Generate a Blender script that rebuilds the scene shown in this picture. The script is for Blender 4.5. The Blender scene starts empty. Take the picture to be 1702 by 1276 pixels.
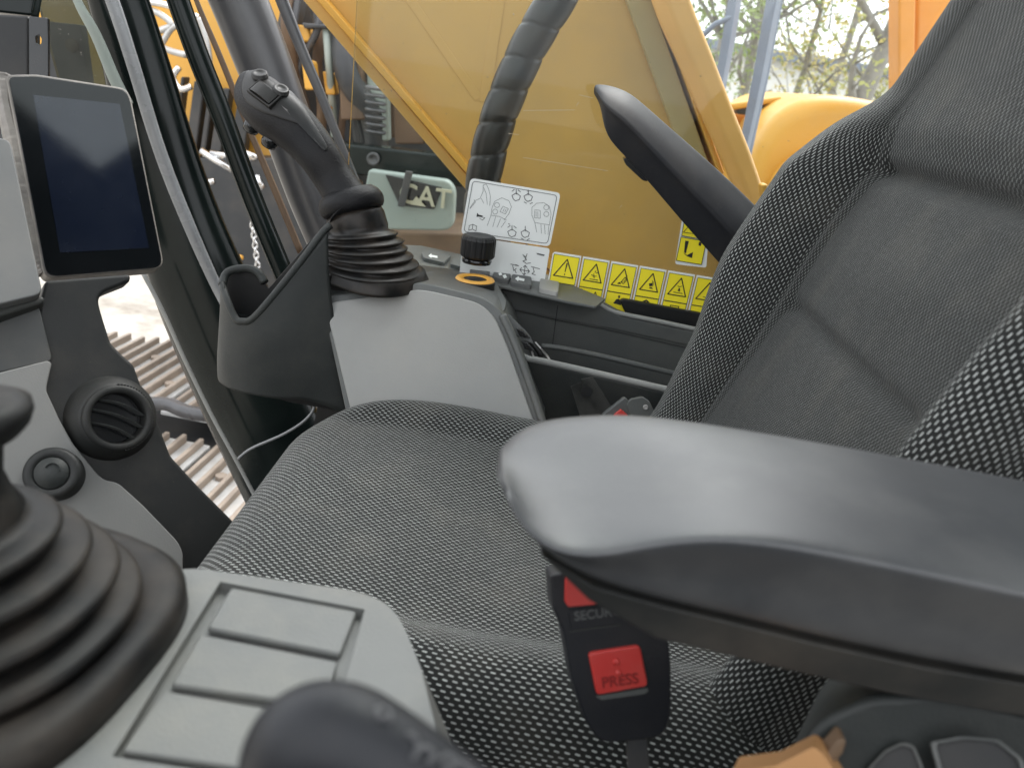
import bpy, bmesh, math, random
from mathutils import Vector as V, Matrix, noise
from mathutils.bvhtree import BVHTree
from mathutils.geometry import tessellate_polygon
random.seed(7)
S = bpy.context.scene
COL = S.collection
# ------------------------------------------------------------------ camera
FPX, CX, CY, PW, PH = 1336.0, 851.0, 638.0, 1702.0, 1276.0
UP = V((567, 3462, 1336)).normalized()
AX = V((3462, -567, 0)); AX = (AX - UP * AX.dot(UP)).normalized()
AY = UP.cross(AX)
R3 = Matrix((AX, AY, UP))            # world = R3 @ camera-space
CAM = V((0, 0, 2.2))
cam = bpy.data.cameras.new('camera'); co = bpy.data.objects.new('camera', cam); COL.objects.link(co)
co.matrix_world = Matrix.Translation(CAM) @ R3.to_4x4()
cam.sensor_width = 36; cam.lens = 36 * FPX / PW
cam.clip_start = 0.01; cam.clip_end = 2000
cam.dof.use_dof = True; cam.dof.focus_distance = 0.95; cam.dof.aperture_fstop = 8.5
S.camera = co
S.render.resolution_x = 1024; S.render.resolution_y = 767
# ------------------------------------------------------------------ light
W = bpy.data.worlds.new('World'); S.world = W; W.use_nodes = True
nt = W.node_tree; nt.nodes.clear()
sk = nt.nodes.new('ShaderNodeTexSky'); sk.sky_type = 'NISHITA'; sk.sun_disc = False
SE, SR = math.radians(56), math.radians(25)
sk.sun_elevation = SE; sk.sun_rotation = SR; sk.air_density = 1.0; sk.dust_density = 6.0; sk.ozone_density = 1.0
hs = nt.nodes.new('ShaderNodeHueSaturation'); hs.inputs['Saturation'].default_value = 0.12
bg = nt.nodes.new('ShaderNodeBackground'); bg.inputs['Strength'].default_value = 0.14
wo = nt.nodes.new('ShaderNodeOutputWorld')
cm = nt.nodes.new('ShaderNodeMix'); cm.data_type = 'RGBA'; cm.inputs[0].default_value = .6; cm.inputs[7].default_value = (8.0, 8.25, 8.6, 1)   # even white cloud cover
nt.links.new(sk.outputs[0], hs.inputs['Color']); nt.links.new(hs.outputs[0], cm.inputs[6]); nt.links.new(cm.outputs[2], bg.inputs[0]); nt.links.new(bg.outputs[0], wo.inputs[0])
sl = bpy.data.lights.new('sun', 'SUN'); sl.energy = .7; sl.angle = math.radians(25); sl.color = (1, .97, .92)
so = bpy.data.objects.new('sun', sl); COL.objects.link(so)
# light travels from the sky's sun towards the scene
sdir = V((math.sin(SR) * math.cos(SE), math.cos(SR) * math.cos(SE), math.sin(SE)))
so.rotation_euler = sdir.to_track_quat('Z', 'Y').to_euler(); so.location = (0, 0, 12)
S.view_settings.view_transform = 'Standard'; S.view_settings.look = 'None'
S.view_settings.exposure = 1.5; S.view_settings.gamma = 1; S.view_settings.use_curve_mapping = False
S.render.engine = 'CYCLES'
# ------------------------------------------------------------------ helpers
def ray(px, py): return R3 @ V(((px - CX) / FPX, -(py - CY) / FPX, -1))
def PD(px, py, d): return CAM + ray(px, py) * d
def PZ(px, py, z): r = ray(px, py); return CAM + r * ((z - CAM.z) / r.z)
def PY(px, py, y): r = ray(px, py); return CAM + r * ((y - CAM.y) / r.y)
def PP(px, py, pl):
    o, n = pl; r = ray(px, py); return CAM + r * ((o - CAM).dot(n) / r.dot(n))
def plane3(a, b, c):
    n = (b - a).cross(c - a).normalized()
    if n.dot(CAM - a) < 0: n = -n
    return (a, n)
def empty(name, label, cat, loc, group=None):
    o = bpy.data.objects.new(name, None); COL.objects.link(o); o.location = loc
    o.empty_display_size = .05; o['label'] = label; o['category'] = cat
    if group: o['group'] = group
    return o
def wloc(o):
    l = V(o.location)
    while o.parent: o = o.parent; l += V(o.location)
    return l
def obj(name, bm, mat, parent=None, label=None, cat=None, group=None, kind=None, smooth=None, bevel=0, seg=2, sub=0, clean=True):
    if clean: bmesh.ops.recalc_face_normals(bm, faces=bm.faces)
    off = wloc(parent) if parent else None
    if off is None:
        if kind == 'structure': off = V((0, 0, 0))
        else:
            mn = [min(v.co[i] for v in bm.verts) for i in range(3)]; mx = [max(v.co[i] for v in bm.verts) for i in range(3)]
            off = V(((mn[0] + mx[0]) / 2, (mn[1] + mx[1]) / 2, mn[2]))
    bmesh.ops.translate(bm, verts=bm.verts, vec=-off)
    me = bpy.data.meshes.new(name); bm.to_mesh(me); bm.free()
    me.materials.append(mat)
    o = bpy.data.objects.new(name, me); COL.objects.link(o)
    if parent: o.parent = parent
    else: o.location = off
    for k, v in (('label', label), ('category', cat), ('group', group), ('kind', kind)):
        if v: o[k] = v
    if bevel:
        m = o.modifiers.new('b', 'BEVEL'); m.width = bevel; m.segments = seg; m.limit_method = 'ANGLE'; m.angle_limit = math.radians(35)
        m.harden_normals = False
    if sub:
        m = o.modifiers.new('s', 'SUBSURF'); m.levels = sub; m.render_levels = sub
    if smooth is None: smooth = bool(bevel or sub)
    if smooth:
        me.polygons.foreach_set('use_smooth', [True] * len(me.polygons))
        if bevel and not sub:
            m = o.modifiers.new('w', 'WEIGHTED_NORMAL'); m.keep_sharp = True; m.weight = 80
    return o
def nb(): return bmesh.new()
def roundpoly(pts, rads, n=4):
    out = []; N = len(pts)
    if not hasattr(rads, '__len__'): rads = [rads] * N
    for i, p in enumerate(pts):
        p = V(p); a = V(pts[i - 1]); b = V(pts[(i + 1) % N]); r = rads[i]
        if r <= 0: out.append(tuple(p)); continue
        da, db = (a - p), (b - p); la = min(r, da.length * .48); lb = min(r, db.length * .48)
        p0 = p + da.normalized() * la; p1 = p + db.normalized() * lb
        for k in range(n + 1):
            t = k / n; q = p0 * (1 - t) ** 2 + p * 2 * t * (1 - t) + p1 * t * t; out.append(tuple(q))
    return out
def smoothpoly(pts, n=4, closed=True):
    out = []; N = len(pts); P = [V(p) for p in pts]
    rng = range(N) if closed else range(N - 1)
    for i in rng:
        if closed: a, b, c, d = P[i - 1], P[i], P[(i + 1) % N], P[(i + 2) % N]
        else: a, b, c, d = P[max(i - 1, 0)], P[i], P[i + 1], P[min(i + 2, N - 1)]
        for k in range(n):
            t = k / n
            out.append(.5 * ((2 * b) + (c - a) * t + (2 * a - 5 * b + 4 * c - d) * t * t + (3 * b - a - 3 * c + d) * t ** 3))
    if not closed: out.append(P[-1])
    return out
def slab(bm, pts, vec):
    """closed prism: polygon pts (3D) pushed along vec"""
    a = [bm.verts.new(p) for p in pts]; b = [bm.verts.new(V(p) + vec) for p in pts]; n = len(pts)
    bm.faces.new(a); bm.faces.new(b[::-1])
    for i in range(n): bm.faces.new((a[i], b[i], b[(i + 1) % n], a[(i + 1) % n]))
    return bm
def holed(bm, outer, inner, vec):
    """plate with one hole; outer and inner same count"""
    n = len(outer); A = [bm.verts.new(p) for p in outer]; B = [bm.verts.new(p) for p in inner]
    A2 = [bm.verts.new(V(p) + vec) for p in outer]; B2 = [bm.verts.new(V(p) + vec) for p in inner]
    for i in range(n):
        j = (i + 1) % n
        bm.faces.new((A[i], A[j], B[j], B[i])); bm.faces.new((A2[i], B2[i], B2[j], A2[j]))
        bm.faces.new((A[i], A2[i], A2[j], A[j])); bm.faces.new((B[i], B[j], B2[j], B2[i]))
    return bm
def panel(name, px, pl, th, mat, parent=None, rad=0, bevel=.002, seg=2, **kw):
    q = roundpoly([(a, b) for a, b in px], rad) if rad else px
    pts = [PP(a, b, pl) for a, b in q]
    return obj(name, slab(nb(), pts, -pl[1] * th), mat, parent, bevel=bevel, seg=seg, **kw)
def box(bm, c, s, rot=None):
    m = Matrix.Translation(c) @ ((rot.to_4x4()) if rot else Matrix.Identity(4)) @ Matrix.Diagonal((s[0], s[1], s[2], 1))
    bmesh.ops.create_cube(bm, size=1, matrix=m); return bm
def frame(d):
    d = d.normalized(); a = V((0, 0, 1)) if abs(d.z) < .9 else V((1, 0, 0))
    u = d.cross(a).normalized(); return u, u.cross(d).normalized()
def rings(bm, rs, cap0=True, cap1=True, closed=False, uv=None):
    vs = [[bm.verts.new(p) for p in r] for r in rs]; n = len(rs[0]); m = len(rs)
    L = bm.loops.layers.uv.new('UVMap') if uv else None
    for i in range(m if closed else m - 1):
        for j in range(n):
            k = (j + 1) % n; ii = (i + 1) % m
            f = bm.faces.new((vs[i][j], vs[i][k], vs[ii][k], vs[ii][j]))
            if uv:
                for lp, (a, b) in zip(f.loops, ((i, j), (i, j + 1), (i + 1, j + 1), (i + 1, j))): lp[L].uv = uv(a, b)
    if not closed:
        if cap0: bm.faces.new(vs[0][::-1])
        if cap1: bm.faces.new(vs[-1])
    return bm
def tube(bm, path, rad, n=12, flat=1.0, upv=None, prof=None):
    """sweep; rad number or list; flat = depth ratio; prof optional list of (a,b) unit outline"""
    rs = []; N = len(path); path = [V(p) for p in path]
    if not hasattr(rad, '__len__'): rad = [rad] * N
    pu = None
    for i, p in enumerate(path):
        d = (path[min(i + 1, N - 1)] - path[max(i - 1, 0)]).normalized()
        if upv is not None: u = d.cross(upv).normalized()
        elif pu is None: u = frame(d)[0]
        else: u = (pu - d * pu.dot(d)).normalized()
        pu = u; w = u.cross(d).normalized()
        if prof: rs.append([p + u * rad[i] * a + w * rad[i] * b for a, b in prof])
        else: rs.append([p + u * rad[i] * math.cos(t) + w * rad[i] * flat * math.sin(t) for t in (2 * math.pi * k / n for k in range(n))])
    return rings(bm, rs)
def lathe(bm, o, ax, prof, n=32, close=True):
    """prof list of (r, h) along axis ax from o"""
    ax = ax.normalized(); u, w = frame(ax)
    rs = [[o + ax * h + (u * math.cos(t) + w * math.sin(t)) * r for t in (2 * math.pi * k / n for k in range(n))] for r, h in prof]
    return rings(bm, rs, close, close)
def ribbons(lines, pl, width, lift, closed=False):
    """flat printed strokes: pixel polylines on a plane"""
    bm = nb(); o, n = pl; pl2 = (o + n * lift, n)
    for ln in lines:
        w = width
        if isinstance(ln, tuple) and isinstance(ln[1], (float, int)) and isinstance(ln[0], list): ln, w = ln
        p = [PP(a, b, pl2) for a, b in ln]
        for i in range(len(p) - 1):
            d = (p[i + 1] - p[i])
            if d.length < 1e-6: continue
            d.normalize(); s = d.cross(n) * w / 2; e = d * w * .3
            q = [p[i] - s - e, p[i + 1] - s + e, p[i + 1] + s + e, p[i] + s - e]
            bm.faces.new([bm.verts.new(x) for x in q])
    return bm
def fillp(polys, pl, lift):
    bm = nb(); o, n = pl; pl2 = (o + n * lift, n)
    for p in polys: bm.faces.new([bm.verts.new(PP(a, b, pl2)) for a, b in p])
    return bm
def circ(cx, cy, r, n=14, ry=None): ry = ry or r; return [(cx + r * math.cos(2 * math.pi * k / n), cy + ry * math.sin(2 * math.pi * k / n)) for k in range(n + 1)]
def textbm(s, origin, xdir, ydir, size, depth=.0, extr=.0003):
    cu = bpy.data.curves.new('t', 'FONT'); cu.body = s; cu.size = size; cu.extrude = extr; cu.offset = size * .012
    o = bpy.data.objects.new('t', cu); COL.objects.link(o)
    dg = bpy.context.evaluated_depsgraph_get(); me = bpy.data.meshes.new_from_object(o.evaluated_get(dg))
    bm = nb(); bm.from_mesh(me); bpy.data.objects.remove(o); bpy.data.curves.remove(cu); bpy.data.meshes.remove(me)
    xd = xdir.normalized(); zd = xd.cross(ydir).normalized(); yd = zd.cross(xd)
    M = Matrix((xd, yd, zd)).transposed().to_4x4(); M.translation = origin
    bmesh.ops.transform(bm, matrix=M, verts=bm.verts); return bm
# ------------------------------------------------------------------ materials
def mat(name, col, rough=.5, metal=0, spec=.5, var=0, vscale=8, bump=0, bscale=200, dust=0, dcol=(.45, .38, .3), dscale=6, coat=0, sheen=0, r2=None):
    m = bpy.data.materials.new(name); m.use_nodes = True; t = m.node_tree; N, Lk = t.nodes, t.links
    b = N['Principled BSDF']; b.inputs['Roughness'].default_value = rough; b.inputs['Metallic'].default_value = metal
    b.inputs['Specular IOR Level'].default_value = spec
    b.inputs['Coat Weight'].default_value = coat; b.inputs['Sheen Weight'].default_value = sheen
    tc = N.new('ShaderNodeTexCoord'); src = None
    rgb = N.new('ShaderNodeRGB'); rgb.outputs[0].default_value = (*col, 1); src = rgb.outputs[0]
    def noi(sc, det=4, r=.55):
        n = N.new('ShaderNodeTexNoise'); n.inputs['Scale'].default_value = sc; n.inputs['Detail'].default_value = det; n.inputs['Roughness'].default_value = r
        Lk.new(tc.outputs['Object'], n.inputs['Vector']); return n.outputs[0]
    def mixc(f, a, c2, lo=.4, hi=.7, amt=1):
        mr = N.new('ShaderNodeMapRange'); mr.inputs[1].default_value = lo; mr.inputs[2].default_value = hi; mr.inputs[4].default_value = amt
        Lk.new(f, mr.inputs[0]); mx = N.new('ShaderNodeMix'); mx.data_type = 'RGBA'
        Lk.new(mr.outputs[0], mx.inputs[0]); Lk.new(a, mx.inputs[6]); mx.inputs[7].default_value = (*c2, 1); return mx.outputs[2], mr.outputs[0]
    if var: src, _ = mixc(noi(vscale), src, tuple(min(1, c * (1 + var)) for c in col), .3, .7)
    if dust:
        src, fo = mixc(noi(dscale, 7, .65), src, dcol, .45, .8, dust)
        src, _ = mixc(noi(dscale * 60, 2), src, dcol, .68, .8, dust * .6)
    Lk.new(src, b.inputs['Base Color'])
    ro = N.new('ShaderNodeMapRange'); ro.inputs[3].default_value = max(0, rough - .08); ro.inputs[4].default_value = min(1, rough + .12)
    Lk.new(noi(vscale * 2.3, 6), ro.inputs[0]); Lk.new(ro.outputs[0], b.inputs['Roughness'])
    if bump:
        bu = N.new('ShaderNodeBump'); bu.inputs['Strength'].default_value = bump; bu.inputs['Distance'].default_value = .0006
        Lk.new(noi(bscale, 3), bu.inputs['Height']); Lk.new(bu.outputs[0], b.inputs['Normal'])
    return m
M = {}
M['lgrey'] = mat('light_grey_plastic', (.25, .253, .243), .5, var=.14, bump=.5, bscale=600, dust=.35, dscale=5, dcol=(.38, .35, .30))
M['cgrey'] = mat('console_grey_plastic', (.13, .134, .128), .48, var=.14, bump=.5, bscale=600, dust=.35, dscale=14, dcol=(.30, .28, .22))
M['mgrey'] = mat('mid_grey_plastic', (.075, .08, .078), .45, var=.2, bump=.5, bscale=600, dust=.2, dscale=10, dcol=(.3, .27, .22))
M['dgrey'] = mat('dark_grey_plastic', (.026, .029, .028), .5, spec=.3, var=.2, bump=.5, bscale=600, dust=.16, dscale=9, dcol=(.2, .18, .15))
M['black'] = mat('black_plastic', (.010, .0105, .011), .42, spec=.35, var=.2, bump=.15, bscale=900, dust=.06)
M['gloss'] = mat('glossy_black', (.008, .009, .010), .12, var=.2, dust=.03)
M['grip'] = mat('grained_rubber', (.006, .006, .007), .45, spec=.22, var=.2, bump=1.0, bscale=520, dust=.04)
M['boot'] = mat('bellows_rubber', (.006, .006, .006), .38, spec=.3, var=.3, dust=.25, dscale=18, dcol=(.16, .12, .09))
M['boot2'] = mat('dusty_bellows_rubber', (.006, .006, .006), .5, spec=.22, var=.3, dust=.3, dscale=16, dcol=(.14, .11, .085))
M['arm'] = mat('armrest_skin', (.034, .036, .039), .44, spec=1.0, var=.2, bump=.2, bscale=700, dust=.4, dscale=11, dcol=(.17, .165, .155))
M['arm2'] = mat('armrest_shell', (.03, .031, .03), .5, spec=.35, var=.2, dust=.15, dscale=9)
M['belt'] = mat('buckle_plastic', (.010, .011, .014), .45, spec=.35, bump=.3, bscale=900, var=.3, dust=.05)
M['dash'] = mat('dash_light_grey', (.19, .19, .182), .5, var=.12, bump=.4, bscale=700, dust=.3, dcol=(.32, .29, .25))
M['col'] = mat('column_dark_grey', (.017, .018, .0175), .5, spec=.3, var=.15, bump=.25, bscale=900, dust=.08)
M['ucov'] = mat('upper_cover_grey', (.12, .122, .12), .5, spec=.4, var=.12, dust=.15)
M['mcov'] = mat('middle_cover_grey', (.055, .057, .056), .5, spec=.35, var=.12, dust=.12)
M['farm'] = mat('far_armrest_skin', (.012, .013, .016), .5, spec=.35, var=.2, bump=.2, bscale=700, dust=.08)
M['red'] = mat('red_button', (.50, .035, .03), .35, var=.15, dust=.12, dscale=30)
M['yellow'] = mat('machine_yellow', (.62, .32, .045), .42, var=.15, vscale=2, dust=.35, dscale=3, dcol=(.5, .36, .16))
M['yellowb'] = mat('boom_yellow', (.55, .32, .075), .45, var=.15, vscale=2, dust=.5, dscale=3.2, dcol=(.36, .25, .11))
M['orange'] = mat('orange_paint', (.66, .27, .05), .45, var=.12, dust=.2, dscale=3)
M['tan'] = mat('orange_lever_plastic', (.48, .25, .10), .5, var=.1, dust=.1)
M['ring'] = mat('orange_ring', (.75, .38, .06), .4)
M['steel'] = mat('worn_steel', (.42, .42, .41), .38, metal=.7, var=.3, vscale=20, dust=.35, dcol=(.35, .2, .1), dscale=12)
M['shoe'] = mat('track_shoe_steel', (.42, .42, .41), .6, metal=.1, var=.3, vscale=14, dust=.45, dcol=(.5, .4, .3), dscale=9)
M['rust'] = mat('rusty_grouser', (.23, .19, .155), .7, var=.4, vscale=16, dust=.3, dcol=(.55, .42, .3))
M['chrome'] = mat('chrome', (.7, .7, .7), .2, metal=1)
M['bezel'] = mat('worn_bezel', (.13, .12, .11), .5, metal=.3, var=.6, vscale=40, bump=.6, bscale=250, dust=.4, dcol=(.42, .38, .32), dscale=25)
M['pillar'] = mat('pillar_black', (.005, .008, .0075), .16, spec=.25, var=.5, vscale=9, dust=.05, dscale=9, dcol=(.08, .10, .07))
M['pgrey'] = mat('post_grey', (.055, .055, .058), .28, var=.3, vscale=6, dust=.2, dcol=(.25, .24, .22))
M['bgrey'] = mat('blue_grey_steel', (.17, .19, .24), .35, var=.3, dust=.15)
M['wdark'] = mat('machine_dark', (.03, .032, .034), .5, var=.5, vscale=5, dust=.35, dscale=5, dcol=(.16, .12, .08))
M['wrust'] = mat('machine_brown', (.085, .052, .03), .6, var=.6, vscale=4, dust=.3, dcol=(.3, .2, .1))
M['wgreen'] = mat('machine_grey_green', (.25, .29, .26), .45, var=.3, vscale=4, dust=.2)
M['white'] = mat('decal_white', (.82, .84, .82), .4, dust=.04)
M['wpanel'] = mat('white_panel', (.20, .24, .22), .35, var=.1, dust=.1)
M['dyel'] = mat('decal_yellow', (.95, .80, .03), .4, var=.05, dust=.04)
M['ink'] = mat('black_ink', (.02, .02, .02), .5)
M['gink'] = mat('grey_ink', (.12, .13, .13), .5)
M['sdark'] = mat('switch_dark', (.09, .095, .095), .5, dust=.08)
M['bark'] = mat('tree_bark', (.24, .22, .20), .9, var=.5, vscale=6, bump=.6, bscale=30)
M['wall'] = mat('pale_render', (.80, .77, .74), .8, var=.08, vscale=.6)
M['winp'] = mat('far_window', (.18, .2, .22), .2)
M['hose'] = mat('hose_guard', (.012, .012, .012), .3, spec=.35, var=.4, vscale=12, dust=.18, dscale=10, dcol=(.22, .13, .07))
M['olive'] = mat('boom_edge_shaded', (.34, .26, .10), .5, var=.2, dust=.2)  # boom yellow dulled: shade on the right flange put into its colour
M['highlight_edge'] = mat('highlight_edge_grey', (.16, .165, .17), .25, var=.5, vscale=14, dust=.3, dcol=(.4, .4, .38))  # pale grey for the post's painted highlight, also used on the glass edge
M['rail'] = mat('handrail_orange_yellow', (.74, .40, .11), .4, var=.1, dust=.2, dscale=5, dcol=(.5, .4, .2))
M['floor'] = mat('rubber_floor', (.04, .04, .04), .8, var=.3)
def glassmat(name, tint=(.93, .96, .95), dust=.05, rough=.02, fres=1.45):
    m = bpy.data.materials.new(name); m.use_nodes = True; t = m.node_tree; N, L = t.nodes, t.links; N.clear()
    out = N.new('ShaderNodeOutputMaterial'); tr = N.new('ShaderNodeBsdfTransparent'); tr.inputs[0].default_value = (*tint, 1)
    gl = N.new('ShaderNodeBsdfGlossy'); gl.inputs['Roughness'].default_value = rough
    fr = N.new('ShaderNodeFresnel'); fr.inputs[0].default_value = fres
    mx = N.new('ShaderNodeMixShader'); L.new(fr.outputs[0], mx.inputs[0]); L.new(tr.outputs[0], mx.inputs[1]); L.new(gl.outputs[0], mx.inputs[2])
    df = N.new('ShaderNodeBsdfDiffuse'); df.inputs[0].default_value = (.5, .48, .43, 1)
    tc = N.new('ShaderNodeTexCoord'); n = N.new('ShaderNodeTexNoise'); n.inputs['Scale'].default_value = 7; n.inputs['Detail'].default_value = 8; n.inputs['Roughness'].default_value = .7
    L.new(tc.outputs['Object'], n.inputs['Vector']); mr = N.new('ShaderNodeMapRange'); mr.inputs[1].default_value = .35; mr.inputs[2].default_value = .8; mr.inputs[4].default_value = dust * 2
    L.new(n.outputs[0], mr.inputs[0])
    n2 = N.new('ShaderNodeTexNoise'); n2.inputs['Scale'].default_value = 160; L.new(tc.outputs['Object'], n2.inputs['Vector'])
    m2 = N.new('ShaderNodeMapRange'); m2.inputs[1].default_value = .72; m2.inputs[2].default_value = .8; m2.inputs[4].default_value = .35; L.new(n2.outputs[0], m2.inputs[0])
    ad = N.new('ShaderNodeMath'); L.new(mr.outputs[0], ad.inputs[0]); L.new(m2.outputs[0], ad.inputs[1]); ad.use_clamp = True
    m3 = N.new('ShaderNodeMixShader'); L.new(ad.outputs[0], m3.inputs[0]); L.new(mx.outputs[0], m3.inputs[1]); L.new(df.outputs[0], m3.inputs[2])
    L.new(m3.outputs[0], out.inputs[0]); return m
M['glass'] = glassmat('window_glass', dust=.014, fres=1.3)
M['glassd'] = glassmat('tinted_dirty_glass', (.30, .36, .34), dust=.06, rough=.05)
M['clear'] = glassmat('clear_plastic', (.55, .58, .60), dust=.12, rough=.15)
def fabric():
    m = bpy.data.materials.new('woven_seat_fabric'); m.use_nodes = True; t = m.node_tree; N, L = t.nodes, t.links
    b = N['Principled BSDF']; b.inputs['Roughness'].default_value = .85; b.inputs['Specular IOR Level'].default_value = .25; b.inputs['Sheen Weight'].default_value = .12; b.inputs['Sheen Roughness'].default_value = .4
    uv = N.new('ShaderNodeUVMap'); sp = N.new('ShaderNodeSeparateXYZ'); L.new(uv.outputs[0], sp.inputs[0])
    def ma(op, a, c=None, d=None):
        n = N.new('ShaderNodeMath'); n.operation = op
        for i, x in enumerate((a, c, d)):
            if x is None: continue
            if hasattr(x, 'links'): L.new(x, n.inputs[i])
            else: n.inputs[i].default_value = x
        return n.outputs[0]
    PU, PV = .0070, .0031
    u = ma('DIVIDE', sp.outputs[0], PU); v = ma('DIVIDE', sp.outputs[1], PV)
    nz = N.new('ShaderNodeTexNoise'); nz.inputs['Scale'].default_value = 9; L.new(uv.outputs[0], nz.inputs['Vector'])
    u = ma('ADD', u, ma('MULTIPLY', nz.outputs[0], .5)); v = ma('ADD', v, ma('MULTIPLY', nz.outputs[0], .6))
    row = ma('FLOOR', v); fv = ma('SUBTRACT', ma('FRACT', v), .5)
    u2 = ma('ADD', u, ma('MULTIPLY', row, .5 + .0)); fu = ma('SUBTRACT', ma('FRACT', u2), .5)
    wn = N.new('ShaderNodeTexWhiteNoise'); wn.noise_dimensions = '2D'; cb = N.new('ShaderNodeCombineXYZ'); L.new(ma('FLOOR', u2), cb.inputs[0]); L.new(row, cb.inputs[1]); L.new(cb.outputs[0], wn.inputs['Vector'])
    du = ma('DIVIDE', fu, .27); dv = ma('DIVIDE', ma('ADD', fv, ma('MULTIPLY', fu, .25)), .165)
    r = ma('ADD', ma('POWER', ma('ABSOLUTE', du), 4.0), ma('POWER', ma('ABSOLUTE', dv), 2.5))
    mr = N.new('ShaderNodeMapRange'); mr.inputs[1].default_value = 1.25; mr.inputs[2].default_value = .7; L.new(r, mr.inputs[0])
    at = N.new('ShaderNodeAttribute'); at.attribute_name = 'amt'
    fac = ma('MULTIPLY', ma('MULTIPLY', mr.outputs[0], ma('ADD', ma('MULTIPLY', wn.outputs[0], .35), .6)), at.outputs[2])
    # fine weave between the dashes
    wv = ma('MULTIPLY', ma('SINE', ma('MULTIPLY', u, 6.283 * 4)), ma('SINE', ma('MULTIPLY', v, 6.283 * 2)))
    basec = N.new('ShaderNodeMix'); basec.data_type = 'RGBA'; basec.inputs[6].default_value = (.006, .0065, .006, 1); basec.inputs[7].default_value = (.024, .025, .024, 1)
    L.new(ma('ADD', ma('MULTIPLY', wv, .5), .5), basec.inputs[0])
    n3 = N.new('ShaderNodeTexNoise'); n3.inputs['Scale'].default_value = 14; n3.inputs['Detail'].default_value = 6; L.new(uv.outputs[0], n3.inputs['Vector'])
    dm = N.new('ShaderNodeMapRange'); dm.inputs[1].default_value = .5; dm.inputs[2].default_value = .8; dm.inputs[4].default_value = .09; L.new(n3.outputs[0], dm.inputs[0])
    du_ = N.new('ShaderNodeMix'); du_.data_type = 'RGBA'; du_.inputs[7].default_value = (.26, .23, .18, 1); L.new(dm.outputs[0], du_.inputs[0]); L.new(basec.outputs[2], du_.inputs[6])
    mc = N.new('ShaderNodeMix'); mc.data_type = 'RGBA'; mc.inputs[7].default_value = (.52, .54, .52, 1); L.new(fac, mc.inputs[0]); L.new(du_.outputs[2], mc.inputs[6])
    L.new(mc.outputs[2], b.inputs['Base Color'])
    bu = N.new('ShaderNodeBump'); bu.inputs['Strength'].default_value = .7; bu.inputs['Distance'].default_value = .0006
    L.new(ma('ADD', mr.outputs[0], ma('MULTIPLY', wv, .35)), bu.inputs['Height']); L.new(bu.outputs[0], b.inputs['Normal'])
    return m
M['fabric'] = fabric()
def screenmat():
    m = mat('screen_glass', (.004, .005, .006), .04, spec=.4, dust=.02, dscale=14, dcol=(.12, .12, .12)); return m
M['screen'] = screenmat()
M['lcd'] = mat('dark_display', (.006, .009, .018), .04, spec=.55, dust=.15, dscale=6, dcol=(.08, .09, .11))
def leafmat(name, c):
    m = mat(name, c, .6, var=.6, vscale=1.2); return m
M['leaf'] = [leafmat('leaf_green', (.20, .24, .08)), leafmat('leaf_olive', (.30, .29, .10)), leafmat('leaf_yellow', (.42, .34, .12))]
M['scr'] = mat('scratch_mark', (.5, .42, .3), .5)
M['red2'] = mat('red_relief', (.22, .015, .014), .4)
M['letter'] = mat('letter_paint', (.34, .34, .25), .5)
def groundmat():
    m = bpy.data.materials.new('sandy_yard'); m.use_nodes = True; t = m.node_tree; N, L = t.nodes, t.links; b = N['Principled BSDF']; b.inputs['Roughness'].default_value = .95
    tc = N.new('ShaderNodeTexCoord'); n = N.new('ShaderNodeTexNoise'); n.inputs['Scale'].default_value = 2.2; n.inputs['Detail'].default_value = 9; n.inputs['Roughness'].default_value = .65
    L.new(tc.outputs['Object'], n.inputs['Vector']); r = N.new('ShaderNodeValToRGB'); L.new(n.outputs[0], r.inputs[0])
    e = r.color_ramp.elements; e[0].position = .35; e[0].color = (.20, .175, .145, 1); e[1].position = .62; e[1].color = (.42, .395, .35, 1)
    L.new(r.outputs[0], b.inputs['Base Color']); bu = N.new('ShaderNodeBump'); bu.inputs['Distance'].default_value = .05; L.new(n.outputs[0], bu.inputs['Height']); L.new(bu.outputs[0], b.inputs['Normal']); return m
M['ground'] = groundmat()
# ================================================================== GROUND
bm = nb(); GN = 60
def gz(x, y): return .03 * noise.noise(V((x * .5, y * .5, 0))) if abs(x) < 30 and abs(y) < 30 else 0
gx = [(-1 if k < 0 else 1) * 400 * (abs(k) / 30) ** 2.2 for k in range(-30, 31)]
gv = [[bm.verts.new((x, y, gz(x, y))) for y in gx] for x in gx]
for i in range(60):
    for j in range(60): bm.faces.new((gv[i][j], gv[i + 1][j], gv[i + 1][j + 1], gv[i][j + 1]))
obj('ground', bm, M['ground'], kind='structure', label='pale sandy yard ground, bright between track and pillar', smooth=True)

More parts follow.
